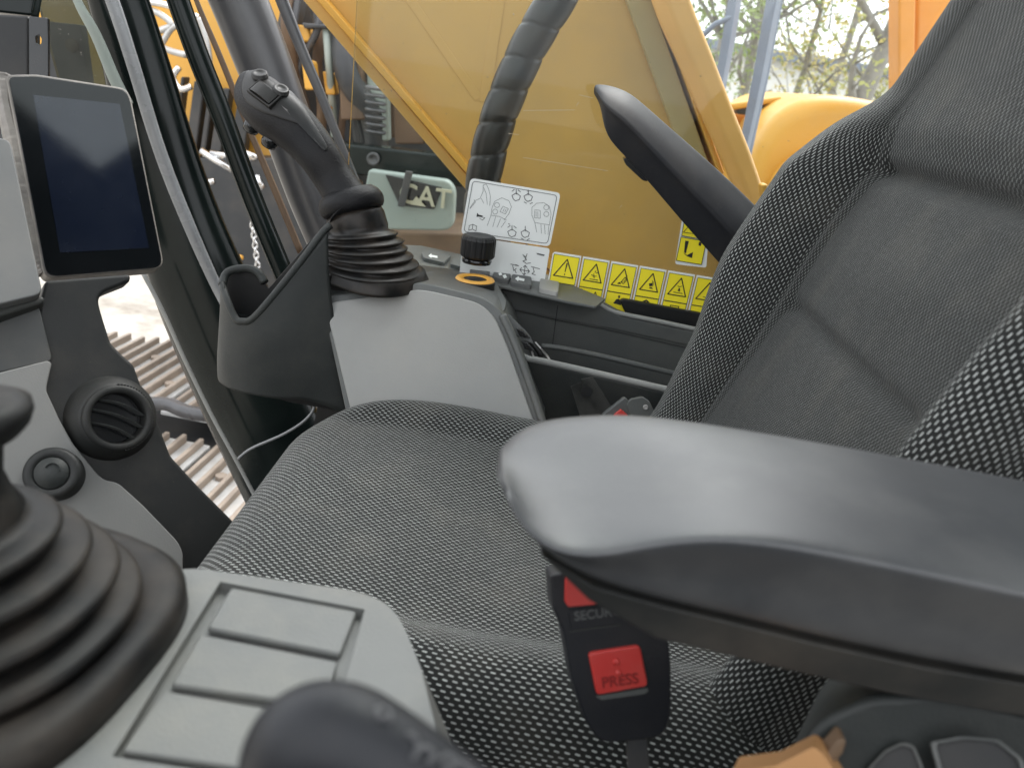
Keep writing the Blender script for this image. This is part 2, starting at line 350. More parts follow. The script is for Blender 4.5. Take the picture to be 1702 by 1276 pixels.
# ================================================================== TREES + BUILDING (far)
def tree(label, px, y, base_px_y, h, lean, crown, mi, nleaf, seed, tr=.12, group='trees behind the machines', leafs=.055):
    rnd = random.Random(seed)
    top = PY(px, base_px_y, y); x0 = top.x
    root = empty('tree', label, 'tree', (x0, y, 0), group)
    bm = nb(); o = V((x0, y, -.05)); tips = []
    path = [o + V((lean * (k / 8) ** 1.3 * h + .05 * rnd.uniform(-1, 1), .1 * rnd.uniform(-1, 1), h * k / 8)) for k in range(9)]
    tube(bm, path, [tr * (1 - .1 * k) for k in range(9)], 9)
    for k in range(14):
        t = rnd.uniform(.3, .97); b0 = path[0].lerp(path[-1], t); b0 = path[min(8, int(t * 8))].copy()
        a = rnd.uniform(0, 6.28); ln = rnd.uniform(.8, 2.0) * crown * .5
        pp = [b0]; d = V((math.cos(a), math.sin(a), rnd.uniform(.35, 1.1))).normalized()
        for s in range(4):
            d = (d + V((rnd.uniform(-.3, .3), rnd.uniform(-.3, .3), rnd.uniform(-.1, .25)))).normalized(); pp.append(pp[-1] + d * ln / 4)
        tube(bm, pp, [tr * .38 * (1 - .2 * s) for s in range(5)], 5); tips += pp[1:]
        for s in range(3):
            q = pp[rnd.randint(1, 4)]; dd = V((rnd.uniform(-1, 1), rnd.uniform(-1, 1), rnd.uniform(-.1, 1))).normalized() * ln * .4
            tube(bm, [q, q + dd * .5, q + dd + V((0, 0, .08))], [tr * .12, tr * .08, tr * .03], 4); tips.append(q + dd)
    obj('trunk', bm, M['bark'], root, smooth=True)
    bm = nb()
    for k in range(int(nleaf * 2.6)):
        c = rnd.choice(tips); p = c + V((rnd.gauss(0, .16), rnd.gauss(0, .16), rnd.gauss(0, .13))) * crown * .5
        u = V((rnd.uniform(-1, 1), rnd.uniform(-1, 1), rnd.uniform(-1, 1))).normalized(); w = u.orthogonal().normalized(); s = rnd.uniform(.5, 1.1) * leafs
        bm.faces.new([bm.verts.new(p + u * s), bm.verts.new(p + w * s * .5), bm.verts.new(p - u * s), bm.verts.new(p - w * s * .5)])
    obj('crown', bm, M['leaf'][mi], root, clean=False)
tree('forked grey trunk tree with sparse olive leaves, nearest the orange post', 1432, 11, 140, 6.5, .06, 2.6, 1, 600, 3, .17)
tree('slanting thin tree just left of the orange post', 1480, 12, 140, 6.5, .12, 2.2, 1, 900, 9, .11)
tree('slender bare-branched tree above the yellow hood', 1330, 13, 150, 6.0, -.02, 2.8, 2, 600, 5, .07)
tree('leafy green tree seen between the two grey steel posts', 1245, 14, 150, 6.8, -.03, 3.2, 0, 1200, 6, .12)
tree('dense green tree above the bent yellow handrail', 1175, 12, 150, 6.2, .02, 2.8, 0, 1300, 8, .1)
tree('yellowing tree high up between grey post and forked trunk', 1385, 16, 150, 8.0, .01, 3.6, 2, 800, 12, .1)
# scrub
bm = nb(); rnd = random.Random(4)
for k in range(900):
    x = rnd.uniform(3.5, 11); p = V((x, 17 + rnd.uniform(-1, 1), 0)); h = rnd.uniform(.8, 2.6); a = V((rnd.uniform(-.6, .6), rnd.uniform(-.3, .3), 1))
    s = V((.02, 0, 0)); q = p + a * h
    bm.faces.new([bm.verts.new(p - s), bm.verts.new(p + s), bm.verts.new(q)])
obj('undergrowth', bm, M['bark'], label='bare brown scrub below the trees', cat='scrub', kind='stuff', clean=False)
bl = empty('building', 'pale building behind the trees with tall window strips', 'building', (9, 30, 0))
bm = nb(); box(bm, (9, 32, 2.0), (26, 4, 4.0)); obj('wall', bm, M['wall'], bl)
bm = nb(); box(bm, (9, 31.8, 4.12), (26.6, 4.8, .3)); obj('roof', bm, M['bgrey'], bl)
for k in range(13):
    bm = nb(); box(bm, (-2.5 + k * 1.9, 29.98, 2.0), (.7, .08, 1.9)); obj('window', bm, M['winp'], bl)

# ================================================================== NEIGHBOUR MACHINE (right)
nm = empty('neighbour_excavator', 'yellow excavator behind the seat with rounded engine hood', 'excavator', (2.2, 5, 0))
def ppanel(name, px, y, depth, m, parent, rad=0, bevel=.02, **kw):
    return panel(name, px, (V((0, y, 0)), V((0, -1, 0))), depth, m, parent, rad, bevel, **kw)
ppanel('engine_hood', [(1225, 420), (1248, 262), (1278, 205), (1318, 172), (1362, 158), (1420, 160), (1560, 190), (1640, 460)], 4.0, 1.4, M['yellow'], nm, [0, 60, 50, 50, 50, 50, 60, 0], .12, seg=6)
ppanel('side_door', [(1268, 420), (1290, 300), (1325, 262), (1370, 246), (1500, 262), (1560, 430)], 3.86, .2, M['yellow'], nm, 24, .06, seg=5)
ppanel('deck_box', [(1150, 250), (1165, 185), (1262, 183), (1262, 260)], 4.6, .8, M['orange'], nm, 0, .03)
ppanel('deck_rail', [(1190, 176), (1300, 160), (1300, 170), (1190, 188)], 4.4, .15, M['yellow'], nm, 0, .01)
ppanel('deck_slot', [(1225, 172), (1290, 180), (1290, 196), (1225, 190)], 4.42, .1, M['wdark'], nm, 0, .01)
ppanel('lower_body', [(1140, 520), (1150, 235), (1260, 240), (1280, 520)], 4.7, .6, M['yellow'], nm, 0, .03)
ppanel('corner_post', [(1494, -60), (1524, -60), (1520, 160), (1494, 160)], 3.6, .12, M['orange'], nm, 0, .01)
ppanel('cab_side', [(1524, -60), (1640, -60), (1640, 120), (1520, 120)], 3.7, .3, M['orange'], nm, 0, .02)
bm = nb(); tube(bm, [PY(1292, -30, 3.0), PY(1262, 130, 3.0), PY(1234, 262, 3.0)], [.034, .031, .026], 4, .8); 
tube(bm, [PY(1300, -30, 3.02), PY(1270, 130, 3.02), PY(1242, 262, 3.02)], [.016, .016, .014], 6)
obj('steel_post', bm, M['bgrey'], None, 'nearly upright blue-grey steel post in front of the yellow hood', 'post', bevel=.004)
bm = nb(); tube(bm, [PY(1226, -30, 3.4), PY(1212, 60, 3.4), PY(1196, 150, 3.4)], [.034, .034, .03], 4, .8)
tube(bm, [PY(1165, 62, 3.45), PY(1190, 40, 3.42), PY(1220, 28, 3.38)], .012, 6)
obj('steel_post', bm, M['bgrey'], None, 'shorter dark steel post with a thin side arm, by the yellow handrail', 'post', bevel=.004)

# ================================================================== OWN BOOM
boom = empty('boom', 'large mustard-yellow boom side plate filling the side window', 'boom', (-.1, 1.9, 1.9))
BY = 1.62; BP = (V((0, BY, 0)), V((0, -1, 0)))
panel('side_plate', [(475, -75), (1052, -75), (1170, 262), (1300, 620), (1085, 632), (790, 290), (540, 0)], BP, .42, M['yellowb'], boom, 0, .004)
def strip(name, a, b, w, y, depth, m, parent, bevel=.002):
    A, B = PY(*a, y), PY(*b, y); d = (B - A).normalized(); s = V((0, 1, 0)).cross(d).normalized() * w / 2
    return obj(name, slab(nb(), [A - s, B - s, B + s, A + s], V((0, depth, 0))), m, parent, bevel=bevel)
strip('flange', (482, -60), (1075, 628), .013, BY - .035, .033, M['yellow'], boom)
strip('edge_strip', (468, -55), (1068, 645), .02, BY - .012, .35, M['yellowb'], boom)
strip('flange', (1035, -75), (1262, 560), .040, BY - .03, .028, M['olive'], boom)
strip('edge_strip', (1068, -75), (1200, 290), .01, BY - .045, .3, M['yellow'], boom)
strip('stiffener', (640, -60), (795, 165), .016, BY - .0015, .002, M['yellowb'], boom)
strip('stiffener', (838, -60), (805, 170), .022, BY - .0015, .002, M['yellowb'], boom)
# spiral guarded hose hanging beside the boom
def spiral(pathpx, y, r, pitch):
    P = smoothpoly([PY(a, b, y) for a, b in pathpx], 40, False); rs = []; s = 0; n = 36
    pu = frame(P[1] - P[0])[0]
    for i, p in enumerate(P):
        d = (P[min(i + 1, len(P) - 1)] - P[max(i - 1, 0)]).normalized(); pu = (pu - d * pu.dot(d)).normalized(); w = pu.cross(d)
        if i: s += (P[i] - P[i - 1]).length
        ring = []
        for k in range(n):
            t = 2 * math.pi * k / n; ph = (s / pitch + k / n) % 1
            rr = r * (1 + .05 * math.sin(math.pi * min(1, ph / .9)) ** .7 - (.06 if ph > .93 or ph < .02 else 0))
            ring.append(p + (pu * math.cos(t) + w * math.sin(t)) * rr)
        rs.append(ring)
    return rings(nb(), rs)
obj('hose', spiral([(960, -60), (922, 5), (882, 72), (850, 140), (824, 210), (806, 285), (800, 350), (802, 420)], 1.36, .0285, .052), M['hose'], None, 'black hose in a spiral guard hanging in front of the mustard boom', 'hose', smooth=True)
bm = nb(); hp = smoothpoly([PY(a, b, 1.55) for a, b in ((1100, -50), (1122, 20), (1158, 105), (1192, 188), (1226, 268), (1252, 345), (1262, 420))], 6, False)
tube(bm, hp, [.034 - .010 * k / len(hp) for k in range(len(hp))], 4, .85, prof=[(-.9, -.75), (.1, -1.0), (.95, -.3), (.95, .8), (-.4, .95), (-1, .4)])
obj('handrail', bm, M['rail'], None, 'thick bent yellow handrail outside, right of the boom', 'handrail', bevel=.013, seg=5)
bm = nb(); tube(bm, [PY(1080, -60, 1.75), PY(1102, 40, 1.75), PY(1128, 150, 1.75), PY(1165, 300, 1.75)], .018, 6)
obj('steel_bar', bm, M['bgrey'], None, 'dark blue-grey bar in the gap between boom and handrail', 'bar', smooth=True)
bm = nb(); slab(bm, [PY(a, b, 1.42) for a, b in ((1266, 308), (1276, 306), (1284, 352), (1272, 356))], V((0, .03, 0)))
obj('bracket', bm, M['yellow'], None, 'small gold bracket at the foot of the yellow handrail', 'bracket', bevel=.003)

# ================================================================== MACHINERY LEFT OF BOOM
mach = empty('parked_machine', 'dark parked machine with hoses seen under the boom edge', 'machine', (-1.2, 3.4, 0))
ppanel('body', [(430, -80), (900, -80), (900, 620), (520, 620)], 3.6, .4, M['wdark'], mach, 0, .02)
rnd = random.Random(11)
for k in range(26):
    x0 = rnd.uniform(480, 720); y0 = rnd.uniform(-60, 60); w = rnd.uniform(-40, 60); yy = rnd.uniform(3.1, 3.55)
    bm = nb(); pts = smoothpoly([PY(x0, y0, yy), PY(x0 + w * .3 + rnd.uniform(-15, 15), y0 + 70, yy - .05), PY(x0 + w, y0 + 140, yy), PY(x0 + w * 1.3, y0 + 190 + rnd.uniform(0, 50), yy + .05)], 5, False)
    tube(bm, pts, rnd.choice((.014, .02, .03, .045)), 8); obj('pipe', bm, rnd.choice((M['wrust'], M['wgreen'], M['wgreen'], M['wdark'], M['wrust'], M['pgrey'])), mach, smooth=True)
for (a, b, c, d, mm) in ((488, 40, 512, 70, 'yellow'), (500, 98, 520, 150, 'yellow'), (535, 118, 552, 158, 'yellow'), (530, 172, 544, 182, 'orange'), (560, 60, 600, 200, 'wrust'), (606, 20, 640, 235, 'wgreen'), (650, 90, 700, 240, 'wrust'), (700, 60, 730, 240, 'wdark'), (500, 38, 560, 48, 'wdark')):
    ppanel('cover', [(a, b), (c, b + 4), (c + 6, d), (a + 6, d)], rnd.uniform(3.0, 3.1), .06, M[mm], mach, 0, .008)
for k in range(7):   # cooling spring
    bm = nb(); c = PY(624, 150 + k * 12, 2.95); lathe(bm, c, V((0, 0, 1)), [(.034, 0), (.04, .006), (.034, .012)], 16); obj('coil', bm, M['pgrey'], mach, smooth=True)
ppanel('cross_beam', [(548, 236), (775, 262), (800, 305), (800, 320), (770, 312), (548, 286)], 2.85, .1, M['pillar'], mach, 0, .01)
bm = nb(); c = PY(621, 264, 2.84); lathe(bm, c, V((0, -1, 0)), [(.022, 0), (.022, .012), (.014, .012), (.012, .004), (0.001, .004)], 24); obj('bolt', bm, M['pgrey'], mach, smooth=True)
ppanel('ladder_rung', [(548, 300), (600, 300), (602, 340), (560, 345)], 2.9, .04, M['wrust'], mach, 0, .01)
sp = empty('side_cover', 'pale side cover with a dark badge and raised three-letter name', 'cover', tuple(PY(700, 380, 2.7)))
ppanel('cover_plate', [(612, 282), (745, 300), (757, 316), (754, 374), (742, 384), (640, 382), (600, 350)], 2.7, .05, M['wpanel'], sp, [6, 8, 14, 10, 14, 6, 6], .012, seg=4)
ppanel('badge', [(640, 290), (735, 312), (722, 348), (664, 342)], 2.695, .012, M['gloss'], sp, 3, .002)
tx = (PY(740, 330, 2.69) - PY(655, 318, 2.69)); ty = (PY(700, 300, 2.69) - PY(698, 340, 2.69))
obj('lettering', textbm('CAT', PY(662, 335, 2.683), tx, ty, .088, extr=.003), M['letter'], sp, clean=False)
bm = fillp([[(682, 340), (692, 326), (708, 344)]], (V((0, 2.678, 0)), V((0, -1, 0))), .0); obj('emblem', bm, M['letter'], sp, clean=False)
ppanel('hose_strap', [(674, 284), (686, 286), (672, 345), (660, 343)], 2.66, .01, M['wdark'], sp, 0, .003)
ppanel('underbody', [(560, 385), (960, 392), (960, 620), (560, 600)], 2.9, .5, M['wrust'], mach, 0, .01)

# yellow machine in front (top left)
ym = empty('front_linkage', 'bright yellow machine front with bundled pipes behind the windscreen post', 'machine', (-2.2, 3.4, 0))
ppanel('yellow_plate', [(60, -80), (470, -80), (470, 262), (60, 262)], 3.4, .2, M['yellow'], ym, 0, .01)
for (a, b, w) in ((322, 340, 0), (347, 356, 0), (364, 382, 0), (396, 420, 0), (300, 306, 0)):
    ppanel('slot', [(a, 128 + (a - 300) * .3), (b, 128 + (a - 300) * .3), (b - 16, 258), (a - 16, 256)], 3.3, .06, M['wdark'], ym, 0, .006)
for pth in (((228, 12), (262, 22), (285, 42), (262, 55), (272, 80), (310, 92)), ((236, 68), (262, 80), (290, 44), (330, 52)), ((250, 4), (280, 10), (330, 30)), ((298, 112), (288, 128), (300, 148), (318, 144)), ((330, 30), (344, 70), (350, 120))):
    bm = nb(); tube(bm, smoothpoly([PY(a, b, 3.15) for a, b in pth], 6, False), .012, 8); obj('pipe', bm, M['chrome'] if pth[0][0] in (250, 298) else M['steel'], ym, smooth=True)
ppanel('dark_frame', [(300, 262), (560, 262), (600, 640), (330, 640)], 3.3, .3, M['wdark'], ym, 0, .01)
for (a, b, c, d, w) in ((334, 250, 388, 284, .012), (350, 254, 424, 264, .010), (404, 252, 428, 262, .012), (424, 292, 436, 315, .018), (346, 302, 356, 301, .012), (338, 258, 372, 262, .006)):
    bm = nb(); tube(bm, [PY(a, b, 3.0), PY((a + c) / 2, (b + d) / 2 + 1, 3.0), PY(c, d, 3.0)], w, 8); obj('chrome_rod', bm, M['chrome'], ym, smooth=True)
bm = nb(); c = PY(400, 428, 3.0); lathe(bm, c, V((0, -1, 0)), [(.012, 0), (.01, .01), (.001, .012)], 12); obj('rivet', bm, M['ring'], ym, smooth=True)
ch = empty('hanging_chain', 'small bright steel chain hanging between the two window struts', 'chain', tuple(PY(427, 450, 2.6)))
for k in range(11):
    c = PY(419 + k * 1.0, 366 + k * 8.4, 2.6); bm = nb(); a = V((1, 0, 0)) if k % 2 else V((0, 1, 0))
    pts = [c + a * .0075 * math.cos(t) + V((0, 0, .012)) * math.sin(t) for t in (2 * math.pi * j / 10 for j in range(11))]
    tube(bm, pts, .0032, 6); obj('link', bm, M['chrome'], ch, smooth=True)

# own right track
trk = empty('crawler_track', 'steel crawler track with rusty raised bars seen past the vent', 'track', (-1.4, 2.4, 0))
td = V((-.40, .92, 0)).normalized()     # set from the pixels below
A = PZ(300, 860, .9); B = PZ(215, 560, .9); td = (B - A); L = td.length; td.normalize(); tw = V((td.y, -td.x, 0))
ga = PZ(200, 640, .9); gb = PZ(330, 560, .9)
gdir = (PZ(330, 625, .9) - PZ(235, 690, .9)).normalized()
tdir = V((gdir.y, -gdir.x, 0)); tdir = tdir if tdir.y < 0 else -tdir   # towards the camera
O = PZ(262, 585, .9)
shoe = None
for kk in range(28):
    k = kk % 14 - 2; row = kk // 14; first = kk == 0
    c = O + tdir * (.19 * k + .05 * row) + gdir * (-.19 if not row else -.90) - V((0, 0, .05 * row))
    if shoe is None:
        bm = nb(); rot = Matrix((gdir, tdir, V((0, 0, 1)))).transposed()
        box(bm, V((0, 0, -.012)), (.62, .182, .016), rot)
        shoe = obj('shoe', bm, M['shoe'], trk, bevel=.003)
        bm = nb()
        for dd in (-.062, .0, .062): box(bm, tdir * dd + V((0, 0, .008)), (.61, .016, .026 if dd else .034), rot)
        gr = obj('grouser', bm, M['rust'], trk, bevel=.003)
        bo = []
        for dx in (-.12, .12):
            bm = nb(); lathe(bm, gdir * dx + tdir * .031 + V((0, 0, -.004)), V((0, 0, 1)), [(.020, 0), (.020, .014), (.001, .018)], 8); bo.append(obj('shoe_bolt', bm, M['rust'], trk, smooth=False))
        # those meshes were made around the world origin
        for o in (shoe, gr, *bo):
            for v in o.data.vertices: v.co += V(trk.location)
        src = (shoe, gr, *bo)
    for o in src:
        q = o if first else o.copy()
        if q is not o: COL.objects.link(q); q.parent = trk
        q.location = c - V(trk.location) + V((0, 0, .01 * math.sin(k * 1.7)))
        q.rotation_euler = (0, 0, .012 * math.sin(k * 3.1))
bm = nb(); box(bm, O + tdir * .8 - gdir * .5 + V((0, 0, -.32)), (1.2, 2.3, .4), Matrix((gdir, tdir, V((0, 0, 1)))).transposed()); obj('track_frame', bm, M['wdark'], trk, bevel=.02)
bm = nb(); tube(bm, smoothpoly([PZ(a, b, .97) for a, b in ((225, 668), (250, 670), (280, 672), (310, 684), (345, 690))], 4, False), .025, 8); obj('step_bar', bm, M['pgrey'], trk, smooth=True)

# ================================================================== CAB FRAME
win = empty('side_window', 'right-hand cab side window of clear dusty glass', 'window', (.2, 1.15, 1.9))
GY = 1.156
bm = nb(); slab(bm, [PY(600, -140, GY), PY(1900, -140, GY), V((1.1, GY, 1.72)), V((-.27, GY, 1.72))], V((0, .005, 0)))
obj('pane', bm, M['glass'], win)
ls = [[(870, 184), (955, 183)], [(958, 176), (962, 170)], [(845, 222), (862, 224)], [(870, 262), (1010, 284)], [(963, 158), (985, 163)], [(1030, 345), (1034, 341)]]
obj('scratches', ribbons(ls, (V((0, GY, 0)), V((0, -1, 0))), .0006, .0006), M['scr'], win, clean=False)
def post(name, pts, y, m, label, cat='post', flat=.7, sm=True, n=20, parent=None):
    P = smoothpoly([PY(a, b, y) for a, b, r in pts], 6, False); Rr = smoothpoly([V((r * y / FPX * 1.0, 0, 0)) for a, b, r in pts], 6, False)
    bm = nb(); tube(bm, P, [v.x for v in Rr], n, flat, upv=V((0, 1, 0)))
    if parent: return obj(name, bm, m, parent, smooth=sm)
    return obj(name, bm, m, None, label, cat, smooth=sm)
fp = empty('windscreen_post', 'thick glossy black windscreen post running behind the monitor', 'post', tuple(PY(500, 860, 1.16)))
post('post_body', [(172, -60, 46), (196, 0, 48), (232, 130, 56), (275, 300, 70), (326, 455, 86), (415, 650, 100), (530, 880, 110)], 1.2, M['pillar'], '', parent=fp, flat=.5)
post('highlight_strip', [(158, -60, 10), (186, 0, 11), (222, 110, 11), (262, 240, 11), (304, 350, 11), (362, 480, 10), (430, 610, 7)], 1.145, M['highlight_edge'], '', parent=fp, flat=.6)  # pale strip standing in for the highlight along the glossy post
post('rubber_seal', [(112, -60, 6), (128, 0, 7), (160, 60, 9), (192, 135, 10), (214, 175, 9)], 1.16, M['wgreen'], '', parent=fp, flat=.4)
post('outer_seal', [(238, 455, 4), (272, 520, 4), (308, 600, 4), (352, 690, 4), (390, 760, 4), (432, 840, 4)], 1.12, M['lgrey'], '', parent=fp, flat=.5)
# windscreen lower glass skirt
bm = nb(); tube(bm, smoothpoly([PY(a, b, 1.10) for a, b in ((396, 762), (418, 745), (470, 722), (505, 700), (522, 678), (514, 664))], 6, False), .0022, 8); obj('glass_edge', bm, M['highlight_edge'], fp, smooth=True)
post('wiper_arm', [(276, -60, 17), (296, 0, 18), (330, 95, 18), (372, 200, 18), (420, 330, 18), (478, 470, 18)], 1.22, M['pillar'], 'slim black strut between the windscreen post and the grey post', 'strut', .9, n=10)
post('trim_strip', [(308, -60, 4), (326, 0, 4), (368, 100, 5), (408, 200, 5), (450, 300, 6), (500, 420, 6)], 1.20, M['wrust'], 'thin brown strip beside the slim black strut', 'trim', .6, n=8)
post('grey_post', [(368, -60, 44), (396, 0, 44), (436, 100, 44), (478, 210, 42), (520, 330, 40), (570, 450, 38)], 1.3, M['pgrey'], 'broad satin grey post behind the joystick head', 'post', .8)
post('thin_strut', [(446, -60, 9), (468, 0, 10), (500, 80, 9), (530, 150, 8), (566, 240, 7), (600, 320, 6)], 1.25, M['pgrey'], 'thinnest grey strut, right of the joystick head', 'strut', .8, n=10)
bm = nb(); slab(bm, [PY(a, b, 1.3) for a, b in ((40, -80), (205, -80), (330, 300), (140, 300))], V((0, .006, 0)))
obj('windscreen', bm, M['glassd'], None, 'dark reflective windscreen corner above the monitor', 'windscreen')
bm = nb(); slab(bm, [PY(a, b, 1.5) for a, b in ((80, 36), (134, 42), (150, 160), (80, 160))], V((0, .02, 0)))
pl_ = obj('bracket_plate', bm, M['wdark'], None, 'dark plate with a brass disc behind the tinted glass', 'plate', bevel=.002)
bm = nb(); lathe(bm, PY(120, 76, 1.497), V((0, -1, 0)), [(.012, 0), (.011, .004), (.001, .004)], 20); obj('brass_disc', bm, M['wrust'], pl_, smooth=True)
bp = (PD(40, 70, .95), V((.1, -.95, .2)).normalized())
fr_ = empty('corner_frame', 'black steel corner frame above the monitor with an oval hole', 'frame', tuple(PD(40, 130, .98)))
panel('face_plate', [(-60, 20), (48, 26), (48, 190), (-60, 190)], bp, .03, M['black'], fr_, 0, .004)
oc = [(48 + 0, 27), (79, 30), (80, 80), (80, 190), (62, 190), (48, 190), (48, 80), (48, 40)]
hole = [(60, 60), (65, 58), (69, 65), (68.5, 72), (64, 75), (60, 72), (59, 66), (58.5, 62)]
oc = [(48, 27), (79, 30), (80, 66), (80, 190), (64, 190), (48, 190), (48, 66), (48, 40)]
holed_b = nb(); bp2 = (bp[0] + bp[1] * .012, bp[1]); holed(holed_b, [PP(a, b, bp2) for a, b in oc], [PP(a, b, bp2) for a, b in hole], -bp2[1] * .006)
obj('side_rail', holed_b, M['gloss'], fr_, bevel=.001)
panel('top_rail', [(-60, -60), (40, -60), (58, -10), (52, 26), (-60, 14)], (bp[0] - bp[1] * .02, bp[1]), .02, M['pillar'], fr_, 0, .003)
panel('back_plate', [(-60, 120), (12, 120), (40, 480), (-60, 480)], (bp[0] - bp[1] * .06, bp[1]), .02, M['gloss'], fr_, 0, .003)

# ================================================================== MONITOR
mon = empty('display_monitor', 'tablet-like monitor with dark screen and worn metal edge', 'monitor', tuple(PD(150, 460, .86)))
mp = plane3(PD(20, 130, .80), PD(215, 150, .87), PD(272, 445, .86))
face = roundpoly([(8, 124), (60, 123), (208, 146), (218, 160), (273, 438), (262, 447), (84, 462), (72, 455)], [10, 10, 12, 12, 14, 14, 10, 10])
obj('bezel', slab(nb(), [PP(a, b, mp) for a, b in face], -mp[1] * .020), M['bezel'], mon, bevel=.0025, seg=3)
face2 = roundpoly([(14, 128), (60, 127), (206, 149), (215, 162), (270, 437), (260, 445), (88, 459), (76, 452)], [10, 10, 12, 12, 14, 14, 10, 10])
mp2 = (mp[0] + mp[1] * .0015, mp[1]); obj('cover_glass', slab(nb(), [PP(a, b, mp2) for a, b in face2], -mp[1] * .001), M['screen'], mon, bevel=.0006)
mp3 = (mp[0] + mp[1] * .0018, mp[1]); sc = obj('screen', slab(nb(), [PP(a, b, mp3) for a, b in ((55, 158), (199, 173), (248, 412), (100, 420))], -mp[1] * .0004), M['lcd'], mon)
# knobbly worn side rail
bm = nb(); rl = []
mpb = (mp[0] - mp[1] * .012, mp[1])
rnd = random.Random(2)
edge = [(6, 128), (9, 160), (14, 190), (24, 232), (30, 262), (38, 300), (46, 345), (55, 390), (64, 430), (76, 455)]
pts = smoothpoly([PP(a - 2, b, mpb) for a, b in edge], 8, False)
tube(bm, pts, [.0085 + .0018 * math.sin(i * .35) * .25 + rnd.uniform(-.0004, .0004) for i in range(len(pts))], 10, 1.2)
obj('side_rail', bm, M['bezel'], mon, smooth=False, bevel=0)

# ================================================================== FRONT COLUMN (dash)
dash = empty('dash_column', 'grey moulded dash column below the monitor with round vent', 'dashboard', tuple(PD(180, 900, .8)))
upv = V((0, 0, 1))
d1 = plane3(PD(0, 240, .74), PD(66, 490, .72), PD(-200, 420, .66))
panel('upper_cover', [(-60, 228), (6, 229), (18, 236), (70, 482), (64, 490), (-60, 520)], d1, .03, M['ucov'], dash, [0, 8, 8, 8, 10, 0], .003)
panel('upper_cover_step', [(-60, 524), (72, 490), (76, 500), (66, 505), (-60, 545)], (d1[0] - d1[1] * .012, d1[1]), .03, M['dgrey'], dash, 0, .003)
d2 = plane3(PD(60, 500, .76), PD(385, 860, .80), PD(280, 740, .81))
d2 = (PD(180, 700, .77), (-ray(180, 700).normalized() + AX * .12 + UP * .10).normalized())
panel('support_column', [(66, 500), (75, 466), (218, 455), (216, 468), (172, 485), (163, 497), (167, 515), (184, 570), (208, 594), (222, 605), (240, 655), (262, 700), (278, 742), (284, 758), (330, 808), (390, 868), (350, 960), (280, 985), (60, 985), (40, 700)], d2, .035, M['col'], dash,
      [0, 0, 0, 4, 10, 12, 8, 8, 8, 8, 8, 8, 6, 6, 6, 6, 0, 0, 0, 0], .004, seg=3)
d3 = (d2[0] + d2[1] * .006, d2[1])
panel('middle_cover', [(-60, 545), (64, 505), (86, 594), (84, 600), (-60, 632)], d3, .02, M['mcov'], dash, [0, 6, 4, 4, 0], .003)
d4 = (d2[0] + d2[1] * .012, d2[1])
panel('lower_cover', [(-60, 634), (80, 599), (86, 604), (76, 648), (100, 700), (122, 738), (162, 788), (174, 798), (196, 802), (236, 838), (296, 900), (304, 918), (304, 1000), (-60, 1100)], d4, .02, M['dash'], dash, [0, 4, 4, 8, 8, 6, 6, 8, 10, 10, 16, 6, 0, 0], .004, seg=3)
panel('cover_facet', [(-60, 634), (79, 602), (73, 647), (30, 654), (-60, 660)], (d4[0] + d4[1] * .002, (d4[1] + V((0, 0, .25))).normalized()), .004, M['dash'], dash, 0, .001)
# vent
vc = PP(186, 695, d2); vn = (-ray(190, 692).normalized() + AX * .22 + UP * .12).normalized()
vc = vc + vn * .004
vent = obj('air_vent', lathe(nb(), vc, vn, [(.0425, -.012), (.0405, -.003), (.0375, .004), (.0325, .012), (.0305, .0145), (.0303, .0145)], 56, False), M['col'], dash, smooth=True)
obj('vent_ring', lathe(nb(), vc + V((.001, 0, 0)), vn, [(.0312, .010), (.0308, .0185), (.0285, .0205), (.0250, .020), (.0235, .017), (.0230, .004)], 56, False), M['col'], vent, smooth=True)
bm = nb(); u, w = frame(vn)
for k in range(34):
    t = math.pi * (.55 + .95 * k / 34) ; q = vc + vn * .0150 + (u * math.cos(t) + w * math.sin(t)) * .0312
    box(bm, q, (.0012, .0012, .009), Matrix((vn.cross((q - vc)).normalized(), (q - vc).normalized(), vn)).transposed())
obj('knurling', bm, M['black'], vent)
obj('vent_throat', lathe(nb(), vc, vn, [(.0001, .004), (.0232, .004)], 40, False), M['gloss'], vent)
hx = (AX - vn * AX.dot(vn)).normalized(); hy = vn.cross(hx)
for k, dy in enumerate((-.0005, -.0125, .0105)):
    hw = math.sqrt(.0230 ** 2 - (dy + .002) ** 2); bm = nb()
    pts = smoothpoly([vc + vn * .012 + hx * (-hw) + hy * dy, vc + vn * .016 + hx * (-hw * .3) + hy * (dy + .0025), vc + vn * .016 + hx * hw * .4 + hy * (dy + .0022), vc + vn * .012 + hx * hw + hy * (dy - .0005)], 6, False)
    tube(bm, pts, .0075, 4, .15, upv=hy); obj('louvre', bm, M['mgrey'], vent, smooth=False, bevel=.0003)
# plug
pc = PP(92, 789, d4); pn = (-ray(94, 788).normalized() - AX * .25 + UP * .05).normalized()
pc = pc + pn * .007
cap = obj('socket_cap', lathe(nb(), pc, pn, [(.0235, -.04), (.0235, .006), (.021, .009), (.0155, .0095), (.0150, .0082), (.0001, .0082)], 44, False), M['col'], dash, smooth=True)
obj('cap_disc', lathe(nb(), pc, pn, [(.0140, .008), (.0138, .0098), (.0001, .0100)], 40, False), M['dgrey'], cap, smooth=True)
bm = nb(); pu_, pw_ = (AX - pn * AX.dot(pn)).normalized(), None; pw_ = pn.cross(pu_)
tube(bm, [pc + pn * .0105 + (pu_ * math.cos(t) + pw_ * math.sin(t)) * .006 + pw_ * .003 for t in (math.pi * k / 10 for k in range(11))], .0006, 6)
obj('cap_mark', bm, M['dgrey'], cap, smooth=True)

# ================================================================== RIGHT CONSOLE
con = empty('right_console', 'grey right-hand console pod with storage tray under the window', 'console', (0, 1.0, 1.5))
